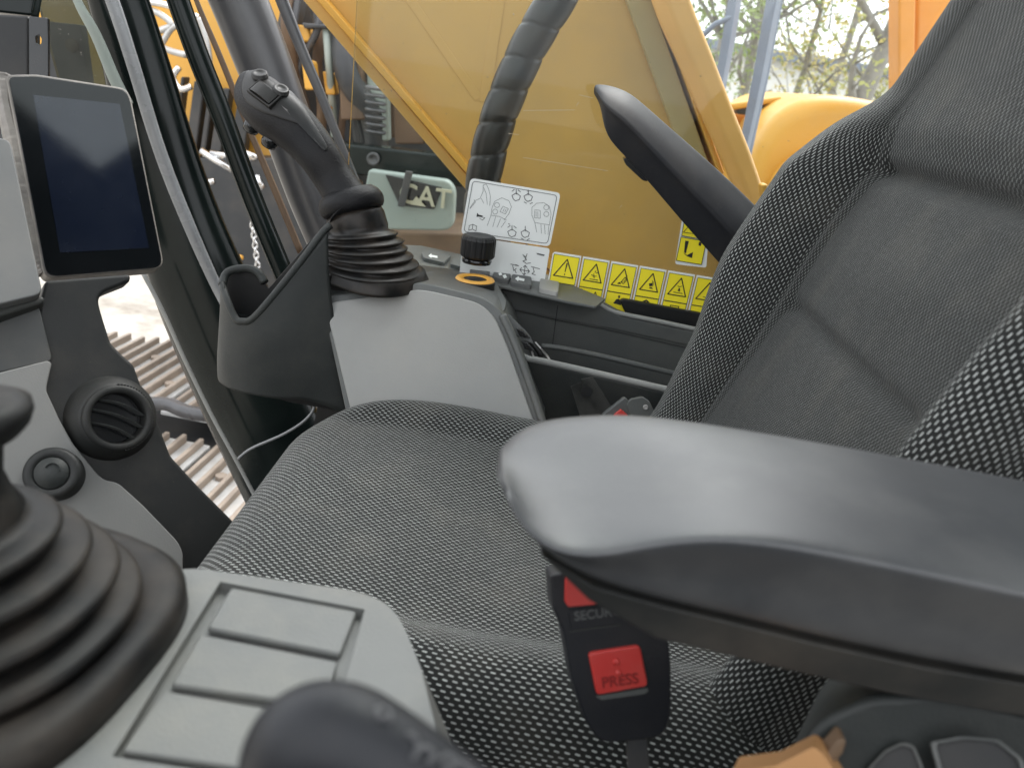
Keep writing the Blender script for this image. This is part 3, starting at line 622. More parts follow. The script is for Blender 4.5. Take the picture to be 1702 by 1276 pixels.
# top plane of the pod
ta, tb, tc_ = PY(540, 500, .93), PY(835, 520, .97), PY(930, 478, 1.135)
tp = plane3(ta, tb, tc_)
# dark shell body behind the grey panel
f1 = plane3(PD(540, 505, .985), PD(825, 520, .985), PD(720, 700, .975))
rim = [(533, 496), (560, 489), (700, 470), (722, 474), (806, 494), (836, 520), (852, 556), (906, 712), (900, 800), (600, 800)]
pts = [PP(a, b, f1) for a, b in roundpoly(rim, [4, 4, 8, 12, 26, 20, 10, 0, 0, 0])]
obj('pod_shell', slab(nb(), pts, V((0, .16, -.02))), M['mgrey'], con, bevel=.004, seg=3)
f2 = (f1[0] + f1[1] * .004, f1[1])
panel('front_panel', [(540, 508), (558, 501), (694, 481), (714, 483), (798, 503), (824, 528), (846, 580), (888, 700), (900, 800), (612, 800)], f2, .006, M['lgrey'], con, [6, 6, 6, 12, 22, 20, 4, 0, 0, 0], .002)
# pod top
top = [(533, 494), (558, 488), (700, 468), (722, 472), (806, 492), (838, 520), (842, 500), (828, 474), (936, 499), (990, 509), (1006, 496), (900, 452), (700, 408), (600, 404), (540, 440)]
pod = panel('pod_top', top, (tp[0] + tp[1] * .002, tp[1]), .004, M['mgrey'], con, [0, 0, 8, 10, 20, 10, 4, 0, 0, 0, 0, 0, 0, 0, 0], .003)
# side wall of the tray
WY = 1.125
wp = (V((0, WY, 0)), V((0, -1, 0)))
panel('tray_wall', [(832, 480), (905, 482), (1000, 500), (1032, 520), (1160, 546), (1250, 565), (1250, 720), (832, 640)], wp, .01, M['mgrey'], con, [0, 0, 20, 20, 0, 0, 0, 0], .003)
panel('tray_wall_band', [(832, 484), (905, 486), (998, 506), (1030, 526), (1250, 572), (1250, 596), (1010, 545), (940, 532), (842, 512)], (V((0, WY - .003, 0)), V((0, -1, 0))), .004, M['mgrey'], con, 0, .001)
obj('seam', ribbons([[(927, 508), (924, 530), (918, 575)], [(842, 513), (936, 534), (1005, 547), (1140, 578)]], (V((0, WY - .004, 0)), V((0, -1, 0))), .0009, .0003), M['black'], con, clean=False)
bm = nb(); tube(bm, smoothpoly([PY(a, b, WY) for a, b in ((905, 482), (955, 490), (985, 498), (1010, 514), (1035, 522), (1090, 533), (1160, 548), (1250, 566))], 4, False), .0035, 10); obj('wall_lip', bm, M['lgrey'], con, smooth=True)
# tray floor & front
bm = nb(); TZ = PY(1000, 632, 1.03).z - .03
a0, a1 = PY(905, 575, WY), PY(1250, 655, WY)
slab(bm, [V((a0.x - .05, .99, TZ)), V((a1.x + .1, .99, TZ)), V((a1.x + .1, WY, TZ)), V((a0.x - .05, WY, TZ))], V((0, 0, -.005))); obj('tray_floor', bm, M['dgrey'], con)
FYp = .99; fpn = (V((0, FYp, 0)), V((0, -1, 0)))
panel('tray_front', [(868, 596), (905, 604), (1120, 656), (1260, 690), (1260, 900), (900, 900), (880, 700)], fpn, .012, M['dgrey'], con, 0, .003)
bm = nb(); tube(bm, smoothpoly([PY(a, b, FYp + .004) for a, b in ((862, 585), (876, 596), (900, 600), (990, 620), (1120, 650), (1260, 684))], 4, False), .0045, 10); obj('tray_rail', bm, M['lgrey'], con, smooth=True)
bm = nb(); tube(bm, smoothpoly([PY(a, b, 1.05) for a, b in ((900, 575), (930, 578), (1000, 592), (1110, 618), (1200, 640))], 3, False), .004, 8); obj('tray_ledge', bm, M['mgrey'], con, smooth=True)
# side edge rail of the pod
bm = nb(); tube(bm, smoothpoly([PP(a, b, f1) + f1[1] * .002 for a, b in ((835, 524), (850, 556), (868, 602), (892, 672), (906, 715))], 5, False), .005, 12, 1); obj('pod_edge', bm, M['mgrey'], con, smooth=True)
# console body below
bm = nb(); box(bm, (.10, 1.07, 1.62), (.62, .14, .34)); obj('base', bm, M['black'], con, bevel=.01)
bm = nb(); slab(bm, [V((-.34, 1.151, 1.2)), V((.9, 1.151, 1.2)), V((.9, 1.151, 1.85)), V((-.28, 1.151, 1.85))], V((0, .02, 0))); obj('cab_wall', bm, M['black'], con)
# black box behind the tray edge
panel('storage_lid', [(1030, 500), (1036, 497), (1160, 520), (1200, 530), (1200, 560), (1160, 548), (1040, 522)], (V((0, 1.14, 0)), V((0, -1, 0))), .01, M['black'], con, 0, .002)
panel('latch_block', [(945, 478), (969, 482), (969, 496), (945, 493)], (V((0, 1.142, 0)), V((0, -1, 0))), .01, M['black'], con, 2, .001)
# knobs and switches on top
kp = empty('black_knob', 'black fluted rotary knob below the joystick diagram decal', 'knob', tuple(PY(793, 440, 1.09)))
kc = PY(793, 427, 1.105); kn = (tp[1] + V((0, .0, .5))).normalized()
bm = nb(); n = 72; KR = .0243; prof = [(.92, .0), (1, .003), (1, .025), (.93, .029), (.8, .0305), (.001, .030)]
ku, kw = frame(kn); rs = []
for r, h in prof:
    rs.append([kc + kn * h + (ku * math.cos(t) + kw * math.sin(t)) * KR * r * (1 - (.035 if (k % 4 < 1 and r > .9) else 0)) for k in range(n) for t in [2 * math.pi * k / n]])
rings(bm, rs); obj('knob_cap', bm, M['black'], kp, smooth=False, bevel=.0004)
obj('knob_collar', lathe(nb(), kc - kn * .008, kn, [(.020, 0), (.021, .004), (.017, .009)], 40), M['gloss'], kp, smooth=True)
rp = empty('ring_knob', 'low round dial with an orange ring on the console pod', 'dial', tuple(PP(788, 475, tp)))
rc = PP(788, 482, tp) + tp[1] * .001; rn = tp[1]
obj('dial_well', lathe(nb(), PP(776, 476, tp) + tp[1] * .0025, rn, [(.036, 0), (.035, .0012), (.0001, .0012)], 48, False), M['dgrey'], rp, smooth=True)
obj('dial_body', lathe(nb(), rc, rn, [(.0275, 0), (.0275, .0125), (.026, .014), (.0001, .014)], 48, False), M['black'], rp, smooth=False, bevel=.0004)
obj('orange_ring', lathe(nb(), rc, rn, [(.0268, .0139), (.0255, .0158), (.0170, .0158), (.0158, .0143)], 48, False), M['ring'], rp, smooth=True)
obj('dial_centre', lathe(nb(), rc, rn, [(.0155, .0141), (.012, .0138), (.0105, .0155), (.0001, .0155)], 40, False), M['black'], rp, smooth=True)
tpk = (tp[0] + tp[1] * .008, tp[1])
def switch(px, label, parent=None, marks=None, m='sdark'):
    e = obj('switch', slab(nb(), [PP(a, b, tpk) for a, b in roundpoly(px, 3)], -tp[1] * .008), M[m], None, label, 'switch', group='console switches', bevel=.0012)
    if marks:
        bm = fillp(marks, tpk, .0004)
        obj('switch_symbol', bm, M['white'], e, clean=False)
switch([(700, 418), (716, 414), (750, 424), (738, 436), (704, 428)], 'dark rocker switch with white arrow, beside the bellows', marks=[[(712, 425), (717, 421), (717, 423.5), (727, 425.5), (727, 429), (717, 427), (717, 429)]])
switch([(752, 430), (770, 424), (820, 440), (812, 456), (748, 438)], 'wide dark base plate under the black fluted knob')
switch([(822, 447), (850, 452), (846, 466), (818, 459)], 'small dark switch with two white dots, right of the knob', marks=[[(828, 454), (833, 453), (835, 457), (830, 458)], [(835, 458), (840, 456), (843, 461), (838, 463)]])
switch([(852, 454), (884, 460), (884, 474), (848, 468)], 'small dark switch with white arrow, next to the plain blank', marks=[[(856, 463), (862, 459), (863, 461.5), (872, 463.5), (871, 467.5), (862, 465.5), (861, 467.5)]])
switch([(898, 462), (930, 468), (928, 486), (896, 479)], 'plain light grey blank cover at the end of the switch row', m='lgrey')
# vents between pod and tray
for k, (a, b) in enumerate(((858, 545), (866, 566))):
    panel('side_slot', [(a, b), (a + 10, b + 3), (a + 24, b + 18), (a + 6, b + 14)], (PD(866, 566, .99), V((0, -1, .2)).normalized()), .006, M['gloss'], con, 0, .001)
panel('pod_bracket', [(836, 520), (848, 524), (880, 556), (888, 572), (868, 564), (850, 552)], (PD(866, 556, 1.0), V((0, -1, .3)).normalized()), .01, M['mgrey'], con, 3, .002)
cl = empty('metal_clip', 'small folded metal clip lying at the front end of the tray', 'clip', tuple(PY(900, 590, 1.06)))
bm = nb(); tube(bm, [PY(876, 576, 1.06), PY(890, 570, 1.06), PY(908, 590, 1.05), PY(914, 600, 1.04)], .0022, 6); tube(bm, [PY(884, 584, 1.05), PY(888, 598, 1.04), PY(908, 603, 1.04)], .0018, 6); obj('clip_wire', bm, M['steel'], cl, smooth=True)
bm = nb(); tube(bm, [PY(882, 568, 1.055), PY(896, 584, 1.05), PY(900, 592, 1.045)], .004, 8); obj('clip_pad', bm, M['black'], cl, smooth=True)

# far seat-belt hardware in front of the tray
fb = empty('belt_bracket', 'clear grey plastic bracket with round hole and red tab by tray', 'bracket', tuple(PY(1010, 690, .95)))
bpn = (V((0, .955, 1.86)), V((0, -1, .15)).normalized())
bo_ = roundpoly([(948, 642), (965, 634), (972, 642), (968, 630), (985, 626), (1010, 668), (1040, 720), (980, 740)], 2, 2)
hc = [(975 + 9 * math.cos(2 * math.pi * (k - 12) / len(bo_)), 651 + 9 * math.sin(2 * math.pi * (k - 12) / len(bo_))) for k in range(len(bo_))]
bm = nb(); slab(bm, [PP(a, b, bpn) for a, b in [(948, 642), (966, 634), (970, 644), (966, 630), (985, 626), (1012, 668), (1040, 720), (980, 740)]], -bpn[1] * .002); obj('bracket_plate', bm, M['clear'], fb, bevel=.0005)
bm = nb(); lathe(bm, PP(975, 651, bpn) + bpn[1] * .0005, bpn[1], [(.0070, 0), (.0070, .0006), (.0001, .0006)], 28); obj('round_hole', bm, M['black'], fb)
panel('buckle_side', [(1000, 690), (1038, 660), (1046, 668), (1060, 730), (1000, 740)], (bpn[0] + bpn[1] * .012, bpn[1]), .01, M['mgrey'], fb, 4, .002)
panel('buckle_plate', [(1042, 672), (1048, 664), (1068, 660), (1080, 668), (1110, 730), (1056, 730)], (bpn[0] + bpn[1] * .016, bpn[1]), .008, M['mgrey'], fb, 4, .0015)
panel('red_tab', [(1020, 690), (1032, 680), (1044, 690), (1040, 705), (1022, 705)], (bpn[0] + bpn[1] * .018, bpn[1]), .005, M['red'], fb, 2, .001)
bm = nb(); lathe(bm, PP(1070, 671, bpn) + bpn[1] * .018, bpn[1], [(.0034, 0), (.003, .001), (.0018, .0004), (.0001, .0004)], 18); obj('screw', bm, M['steel'], fb, smooth=True)

# ================================================================== DECALS
def decal(name, px, label, y, m, rad=7, group=None, cat='sticker'):
    pl = (V((0, y, 0)), V((0, -1, 0)))
    e = empty(name, label, cat, tuple(PY(sum(p[0] for p in px) / len(px), max(p[1] for p in px), y)), group)
    panel('backing', px, pl, .0008, M['white'], e, rad, 0)
    return e, pl
DY = 1.150
e, pl = decal('control_diagram', [(782, 296), (932, 321), (914, 410), (766, 389)], 'white decal with line drawings of joysticks above the black knob', DY, M['white'], 8)
b_ = roundpoly([(786, 301), (926, 325), (910, 405), (771, 385)], 6); b_.append(b_[0])
obj('border', ribbons([b_], pl, .0009, .0006), M['gink'], e, clean=False)
thin = []; thin2 = []
# joystick heads
for (cx, cy, s) in ((832, 349, 1), (908, 353, -1)):
    tgt = thin if s > 0 else thin2
    tgt += [circ(cx - 6 * s if s > 0 else cx + 0, cy - 8, 4.2), circ(cx - 9 * s if s > 0 else cx + 0, cy + 3, 4.2)]
    if s > 0:
        thin += [[(836, 343), (845, 347), (840, 356), (831, 352), (836, 343)], [(838, 347), (836, 352)], [(841, 348), (839, 353)], [(818, 345), (822, 335), (834, 329), (846, 334), (850, 344), (846, 355), (838, 366)], [(818, 345), (816, 358), (830, 360), (842, 366)], [(816, 358), (810, 375)], [(824, 360), (819, 377)], [(832, 364), (826, 378)], [(840, 368), (833, 378)]]
    else:
        thin2 += [[(889, 349), (898, 350), (898, 363), (888, 362), (889, 349)], [(891, 352), (891, 360)], [(894, 352), (894, 361)], [(884, 345), (892, 338), (904, 337), (913, 343), (916, 356), (913, 375)], [(884, 345), (884, 358), (889, 370), (892, 386)], [(889, 370), (900, 372), (913, 374)], [(899, 373), (900, 388)], [(905, 374), (906, 389)], [(912, 376), (911, 390)]]
def bucket(cx, cy, k):
    o = [[(cx, cy - 12), (cx, cy - 4)], [(cx - 7, cy - 2), (cx, cy - 6), (cx + 7, cy - 1), (cx + 5, cy + 5), (cx - 1, cy + 7), (cx - 5, cy + 4), (cx - 7, cy - 2)]]
    if k: o += [[(cx - 7, cy - 9), (cx - 3, cy - 12)], [(cx + 7, cy - 8), (cx + 3, cy - 11)], [(cx - 4, cy - 14), (cx - 6, cy - 15)]]
    else: o += [[(cx - 7, cy + 8), (cx - 3, cy + 10)], [(cx + 3, cy + 11), (cx + 7, cy + 9)]]
    return o
thk = bucket(858, 327, 1) + bucket(878, 328, 0) + bucket(851, 387, 1) + bucket(873, 388, 0)
thin += [[(781, 346), (789, 334), (798, 330), (803, 318), (803, 308), (808, 306), (812, 314), (815, 326), (814, 342)], [(804, 312), (808, 322), (810, 340)], [(800, 330), (804, 338)], [(781, 347), (790, 336), (788, 332)]]
obj('line_drawing', ribbons(thin, pl, .00055, .0006), M['gink'], e, clean=False)
obj('line_drawing', ribbons(thin2, pl, .00055, .0006), M['gink'], e, clean=False)
obj('arrow_symbols', ribbons(thk, pl, .0009, .0006), M['ink'], e, clean=False)
obj('horn_symbol', fillp([[(793, 354), (796, 357), (803, 359), (800, 361), (795, 360), (792, 361)]], pl, .0006), M['ink'], e, clean=False)
obj('book_symbol', ribbons([[(780, 375), (786, 373), (792, 376), (791, 384), (785, 381), (779, 383), (780, 375)], [(786, 373), (785, 381)], [(801, 361), (806, 362), (802, 366), (797, 363)]], pl, .0007, .0006), M['ink'], e, clean=False)
e, pl = decal('lever_diagram', [(770, 390), (826, 400), (914, 413), (900, 500), (762, 470)], 'plain white decal with four machine symbols behind the knob', DY - .001, M['white'], 5)
cr = [[(873, 441), (871, 457)], [(864, 448), (880, 451)], [(870, 444), (873, 441), (876, 445)], [(868, 454), (871, 457), (874, 454)], [(867, 445), (864, 448), (867, 452)], [(877, 447), (880, 451), (877, 454)]]
cr += [[(872, 425), (875, 432), (869, 434), (875, 438), (882, 437)], [(876, 422), (873, 431)], [(869, 423), (872, 428)], [(849, 439), (862, 442), (857, 440)], [(852, 441), (854, 450), (858, 446)], [(856, 449), (858, 454)], [(883, 443), (897, 447)], [(886, 445), (888, 452), (884, 455), (890, 457)], [(892, 421), (905, 424)], [(893, 422.5), (904, 425)]]
obj('symbols', ribbons(cr, pl, .0009, .0006), M['ink'], e, clean=False)
# warning labels: true rectangles on the glass
X0 = PY(922, 419, DY).x; ZT = PY(925, 419, DY).z; WD = .0408
XN = PY(1166, 458, DY).x
TP = PY(968, 425, DY).x
pit = PY(1015, 434, DY).x - TP
lab_names = ['leftmost yellow warning label with an exclamation mark in a triangle', 'yellow warning label with a sparking hand triangle, second from the knob', 'yellow warning label showing a tipping machine in its triangle', 'yellow warning label showing a crushed figure, left of the black storage lid middle', 'yellow warning label with small figure triangle above the black lid', 'yellow warning label half hidden by the seat back']
lefts = [PY(919, 419, DY).x] + [TP + pit * k for k in range(5)]
icons = {
 0: ([], [[(.53, .75), (.59, .75), (.555, .42), (.525, .42)], [(.52, .36), (.56, .36), (.56, .31), (.52, .31)]]),
 1: ([[(.38, .32), (.72, .32)], [(.42, .48), (.52, .44), (.56, .38)], [(.5, .52), (.55, .44), (.63, .46)], [(.6, .56), (.66, .6)], [(.55, .58), (.57, .64)]], []),
 2: ([[(.5, .4), (.62, .58), (.72, .5), (.6, .34), (.5, .4)], [(.4, .33), (.55, .42)], [(.6, .42), (.66, .5)], [(.36, .32), (.5, .32)], [(.64, .56), (.7, .64)]], [[(.38, .33), (.46, .33), (.48, .37), (.4, .38)]]),
 3: ([], [[(.45, .5), (.6, .55), (.64, .44), (.5, .4)], [(.5, .33), (.66, .33), (.62, .38), (.52, .38)], [(.55, .64), (.62, .6), (.68, .42), (.64, .5)]]),
 4: ([[(.35, .34), (.72, .34)], [(.46, .58), (.55, .56), (.62, .6)]], [[(.5, .4), (.6, .4), (.57, .52), (.52, .52)]]),
 5: ([[(.4, .34), (.6, .34)]], [])}
for k in range(6):
    x0 = lefts[k] + (.0012 if k else 0); x1 = (lefts[k + 1] if k < 5 else lefts[5] + pit) - .0012; z1 = ZT; z0 = ZT - .088
    e = empty('warning_label', lab_names[k], 'warning label', (x0, DY, z0), 'row of yellow warning labels on the window')
    bm = nb(); rr = .003
    slab(bm, [V((x0, DY, z0)), V((x1, DY, z0)), V((x1, DY, z1)), V((x0 + (rr if k == 0 else 0), DY, z1)), V((x0, DY, z1 - (rr if k == 0 else 0)))], V((0, .0008, 0))); obj('backing', bm, M['white'], e)
    a0, a1 = x0 + .0022, x1 - .0022; w = a1 - a0; hh = .0405
    def L3(u, v, l=0): return V((a0 + w * u, DY - .0006 - l, z1 - .0030 - hh * (1 - v)))
    def rib(lines, wd, lift=.0004):
        bm = nb()
        for ln in lines:
            for i in range(len(ln) - 1):
                p, q = L3(*ln[i], lift), L3(*ln[i + 1], lift); d = (q - p).normalized(); s = d.cross(V((0, 1, 0))) * wd / 2; ex = d * wd * .3
                bm.faces.new([bm.verts.new(t) for t in (p - s - ex, q - s + ex, q + s + ex, p + s - ex)])
        return bm
    bm = nb(); slab(bm, [L3(0, 0), L3(1, 0), L3(1, 1), L3(0, 1)], V((0, .0004, 0))); obj('yellow_panel', bm, M['dyel'], e)
    bm = nb(); slab(bm, [L3(0, -.9), L3(1, -.9), L3(1, -.015), L3(0, -.015)], V((0, .0004, 0))); obj('yellow_panel', bm, M['dyel'], e)
    obj('black_frame', rib([[(0, 1), (1, 1), (1, 0), (0, 0), (0, 1)], [(0, -.02), (1, -.02), (1, -.9), (0, -.9), (0, -.02)]], .0007), M['ink'], e, clean=False)
    obj('triangle', rib([[(.12, .24), (.88, .24), (.54, .88), (.12, .24)]], .0016), M['ink'], e, clean=False)
    ln, fl = icons[k]
    if ln: obj('symbol', rib(ln, .0010), M['ink'], e, clean=False)
    if fl:
        bm = nb()
        for f in fl: bm.faces.new([bm.verts.new(L3(u, v, .0004)) for u, v in f])
        obj('symbol', bm, M['ink'], e, clean=False)
    low = {1: [[(.15, -.3), (.5, -.35)], [(.3, -.15), (.35, -.3)], [(.72, -.12), (.66, -.25), (.72, -.38), (.8, -.25), (.72, -.12)]], 4: [[(.3, -.4), (.35, -.15), (.7, -.15), (.68, -.4)], [(.45, -.3), (.6, -.3)]]}.get(k)
    if low: obj('lower_symbol', rib(low, .0012), M['ink'], e, clean=False)
    lowf = {2: [[(.35, -.42), (.45, -.25), (.55, -.22), (.7, -.35), (.68, -.45)], [(.5, -.2), (.58, -.2), (.58, -.1), (.5, -.1)]], 3: [[(.3, -.2), (.5, -.08), (.7, -.2), (.78, -.3), (.7, -.3), (.5, -.15), (.4, -.25)]]}.get(k)
    if lowf:
        bm = nb()
        for f in lowf: bm.faces.new([bm.verts.new(L3(u, v, .0004)) for u, v in f])
        obj('lower_symbol', bm, M['ink'], e, clean=False)
# upper two-part label behind the far armrest
e, pl = decal('warning_label', [(1136, 350), (1180, 356), (1174, 445), (1122, 439)], 'upper yellow warning label with a boot and blade, by raised armrest', DY, M['white'], 4, cat='warning label')
obj('yellow_panel', fillp([[(1140, 352), (1176, 358), (1173, 398), (1133, 391)]], pl, .0008), M['dyel'], e, clean=False)
obj('yellow_panel', fillp([[(1132, 394), (1174, 401), (1166, 440), (1123, 433)]], pl, .0008), M['dyel'], e, clean=False)
obj('black_frame', ribbons([[(1132, 394), (1174, 401), (1166, 440), (1124, 433), (1132, 394)], [(1140, 352), (1133, 392), (1173, 399)], [(1136, 386), (1168, 391), (1156, 364), (1136, 386)]], pl, .0009, .0012), M['ink'], e, clean=False)
obj('symbol', fillp([[(1139, 400), (1145, 401), (1140, 421), (1137, 420)], [(1135, 420), (1142, 424), (1152, 419), (1150, 429), (1142, 426)], [(1162, 402), (1166, 403), (1165, 409), (1161, 408)], [(1150, 376), (1158, 374), (1160, 384), (1154, 386)]], pl, .0012), M['ink'], e, clean=False)

# ================================================================== RIGHT JOYSTICK
js = empty('joystick', 'right-hand black joystick with thumb buttons rising from folded rubber bellows', 'joystick', tuple(PY(620, 480, 1.02)))
sp_ = [(404, 140, 14, .995), (412, 143, 27, .99), (428, 160, 39, .985), (452, 184, 43, .98), (480, 205, 41, .98), (508, 232, 37, .98), (532, 262, 34, .98), (553, 294, 33, .985), (570, 320, 34, .985), (581, 338, 38, .985), (588, 348, 46, .985)]
P = smoothpoly([PD(a, b, d) for a, b, r, d in sp_], 5, False); Rr = [v.x for v in smoothpoly([V((r * .985 / FPX, 0, 0)) for a, b, r, d in sp_], 5, False)]
bm = nb(); vd = (PD(851, 638, 1) - CAM).normalized()
rs = []
for i, p in enumerate(P):
    d = (P[min(i + 1, len(P) - 1)] - P[max(i - 1, 0)]).normalized(); u = d.cross(vd).normalized(); w = u.cross(d).normalized()
    k = i / (len(P) - 1); fl = .82 if k < .5 else .82 + .18 * (k - .5) * 2
    def se(c): return math.copysign(abs(c) ** .82, c)
    rs.append([p + u * Rr[i] * se(math.cos(t)) + w * Rr[i] * fl * se(math.sin(t)) for t in (2 * math.pi * q / 28 for q in range(28))])
rings(bm, rs); bmesh.ops.recalc_face_normals(bm, faces=bm.faces); bvh = BVHTree.FromBMesh(bm)
obj('grip', bm, M['grip'], js, smooth=True)
def hit(px, py):
    h = bvh.ray_cast(CAM, ray(px, py).normalized()); return h[0], h[1]
def shell(name, outline, lift, m, parent, n=7, rim=1.0):
    cx = sum(p[0] for p in outline) / len(outline); cy = sum(p[1] for p in outline) / len(outline)
    bm = nb(); prev = None; cen, cn = hit(cx, cy)
    prof = [(1.0, -.001), (1.0, lift * .6), (.96, lift), (.7, lift), (.4, lift), (.15, lift)]
    rr = []
    for s, l in prof:
        r = []
        for a, b in outline:
            h, nn = hit(cx + (a - cx) * s, cy + (b - cy) * s)
            if h is None: h = prev_h; nn = cn
            prev_h = h; r.append(h + nn * l)
        rr.append(r)
    rings(bm, rr, False, True); return obj(name, bm, m, parent, smooth=True)
prev_h = PD(440, 160, .95)
ol = roundpoly([(402, 152), (402, 134), (410, 118), (428, 114), (452, 124), (482, 150), (504, 176), (522, 206), (545, 245), (543, 253), (536, 250), (520, 226), (500, 208), (470, 199), (432, 186), (410, 172)], [10] * 16, 3)
shell('face_plate', ol, .0016, M['black'], js)
def button(px, py, rpx, h, m, name='thumb_button', sq=False):
    c, n = hit(px, py); n = (n + V((.1, -.1, .35))).normalized(); r = rpx * .96 / FPX
    o = obj(name, lathe(nb(), c + n * .0008, n, [(r * 1.08, 0), (r * 1.08, h * .35), (r, h * .4), (r, h * .85), (r * .9, h), (r * .55, h * .9), (r * .5, h * .8), (.00001, h * .8)], 36, False), m, js, smooth=True); return o
button(432, 128, 13, .005, M['black']); button(466, 153, 13, .005, M['black'])
c, n = hit(440, 158); n = (n + V((.1, -.1, .35))).normalized()
rx = (hit(462, 176)[0] - hit(420, 144)[0]).normalized(); rx = (rx - n * rx.dot(n)).normalized(); ry = n.cross(rx)
bm = nb(); holed(bm, [c + n * .004 + rx * a + ry * b for a, b in ((-.0185, -.0105), (.0185, -.0105), (.0185, .0105), (-.0185, .0105))], [c + n * .004 + rx * a + ry * b for a, b in ((-.016, -.0082), (.016, -.0082), (.016, .0082), (-.016, .0082))], -n * .006)
rk = obj('rocker_frame', bm, M['black'], js, bevel=.0008)
bm = nb(); rs = []
for k in range(9):
    a = -.0155 + .031 * k / 8; hgt = .0035 + .0045 * math.cos((k - 4) / 4 * 1.3) ** 1 + (.0008 if k % 2 else 0)
    rs.append([c + rx * a + ry * b + n * (h if h < .001 else hgt) for b, h in ((-.0075, 0), (-.0078, .002), (.0078, .002), (.0075, 0))])
rings(bm, rs); obj('rocker', bm, M['black'], rk, bevel=.0004)
for (a, b) in ((418, 207), (448, 232)):
    c = PD(a + 3, b - 1, .985); bm = nb(); lathe(bm, c, (AX * -.4 - AY * .0 + V((0, .2, -1)) * .8).normalized(), [(.010, -.006), (.0105, .006), (.009, .010), (.0001, .011)], 20); obj('trigger_button', bm, M['gloss'], js, smooth=True)
# collar, neck, bellows: stack of rings, axis leans from base to grip
def stack(bm, prof, sq=0, n=56, ax=V((0, 0, 1)), twist=0):
    rs = []
    for c, r, e in prof:
        ring = []
        for k in range(n):
            t = 2 * math.pi * k / n; x, y = math.cos(t), math.sin(t)
            if e: x = math.copysign(abs(x) ** (1 - e), x); y = math.copysign(abs(y) ** (1 - e), y)
            ring.append(c + V((x * r, y * r, 0)))
        rs.append(ring)
    return rings(bm, rs)
def tilt_stack(bm, items, n=56, ud=V((1, 0, 0))):
    """items (center, radius, normal, squareness)"""
    rs = []
    for c, r, nn, e in items:
        nn = nn.normalized(); u = ud.copy(); u = (u - nn * u.dot(nn)).normalized(); w = nn.cross(u); ring = []
        for k in range(n):
            t = 2 * math.pi * k / n; x, y = math.cos(t), math.sin(t)
            if e: x = math.copysign(abs(x) ** (1 - e), x); y = math.copysign(abs(y) ** (1 - e), y)
            ring.append(c + u * x * r + w * y * r)
        rs.append(ring)
    return rings(bm, rs)
gd = (P[-1] - P[-8]).normalized() * -1
base_c = PY(622, 462, 1.02); neck_c = PD(594, 362, 1.0); k_ = 1.0 / FPX
axn = V((0, 0, 1))
cc = PD(584, 338, .99)
un = (gd + V((0, 0, .9))).normalized()
items = [(cc + un * .016, .030, un, 0), (cc + un * .011, .036, un, 0), (cc + un * .004, .040, un, 0), (cc, .0405, un, 0), (cc - un * .006, .040, un, 0), (cc - un * .011, .037, un, 0), (cc - un * .012, .032, un, 0)]
bm = nb(); tilt_stack(bm, items); obj('grip_collar', bm, M['grip'], js, smooth=True)
n0 = (un * .6 + V((0, 0, .5))).normalized()
items = [(PD(588, 352, .992), .034, un, 0), (PD(591, 362, .995), .0365, un, 0), (PD(594, 376, .997), .0380, n0, 0)]
NB = 6
top_c = PD(597, 384, .998); bot_c = PD(620, 448, 1.01)
for k in range(NB):
    for j, (f, o) in enumerate(((.0, -.0042), (.3, .0), (.5, .0026), (.62, .003), (.8, .001), (.93, -.0038))):
        t = (k + f) / NB; c = top_c.lerp(bot_c, t); r = .040 + (.0605 - .040) * (t ** .8) + o; nn = n0.lerp(V((0, -.05, 1)), t)
        wob = V((.0012 * math.sin(k * 2.1), 0, 0)); items.append((c + wob, r, nn, .06 * t))
bdir = (PZ(708, 455, 1.9) - PZ(538, 490, 1.9)).normalized()
bm = nb(); tilt_stack(bm, items[::1], 64, bdir); obj('bellows', bm, M['boot'], js, smooth=True)
bb = PD(621, 455, 1.015)
items = [(bb + V((0, 0, .012)), .056, V((0, -.05, 1)), .1), (bb + V((0, 0, .010)), .060, V((0, -.05, 1)), .2), (bb + V((0, 0, .004)), .0625, V((0, -.05, 1)), .22), (bb - V((0, 0, .003)), .0645, V((0, -.05, 1)), .3), (bb - V((0, 0, .0065)), .0648, V((0, -.05, 1)), .3)]
bm = nb(); tilt_stack(bm, items, 64, bdir); obj('bellows_base', bm, M['boot'], js, smooth=True)

# ================================================================== CUP HOLDER
cup = empty('phone_holder', 'dark moulded cup and phone holder in front of the console pod', 'holder', tuple(PD(460, 680, 1.0)))
# rounded front tray
hp_ = (PD(440, 560, .98), V((.05, -.97, .12)).normalized())
outl = [(373, 462), (384, 448), (412, 444), (430, 452), (438, 470), (446, 488), (540, 372), (552, 376), (545, 480), (560, 580), (586, 690), (545, 676), (500, 664), (440, 662), (400, 654), (370, 640), (363, 618), (367, 540)]
rs = []
# section based body: left rounded cup built as bent sheet
def hpnt(px, py, bulge): return PP(px, py, (hp_[0] + hp_[1] * bulge, hp_[1]))
rows = [  # (y_pixel_left, ...) each row: list of (px,py,bulge) from left back edge round the front to the right
 [(372, 462, -.035), (370, 470, -.015), (378, 500, .0), (392, 532, .010), (418, 532, .014), (450, 498, .012), (500, 436, .004), (545, 382, -.006)],
 [(369, 520, -.035), (368, 528, -.015), (378, 545, .002), (395, 560, .012), (420, 566, .017), (455, 560, .016), (505, 520, .006), (548, 470, -.006)],
 [(365, 590, -.035), (364, 598, -.015), (374, 606, .002), (394, 614, .012), (422, 620, .017), (460, 622, .016), (512, 610, .005), (562, 580, -.008)],
 [(364, 618, -.035), (366, 632, -.015), (378, 642, .002), (398, 650, .012), (424, 656, .017), (462, 662, .015), (516, 666, .003), (580, 690, -.010)],
]
fine = []
cols = [smoothpoly([hpnt(*r[c]) for r in rows], 5, False) for c in range(8)]
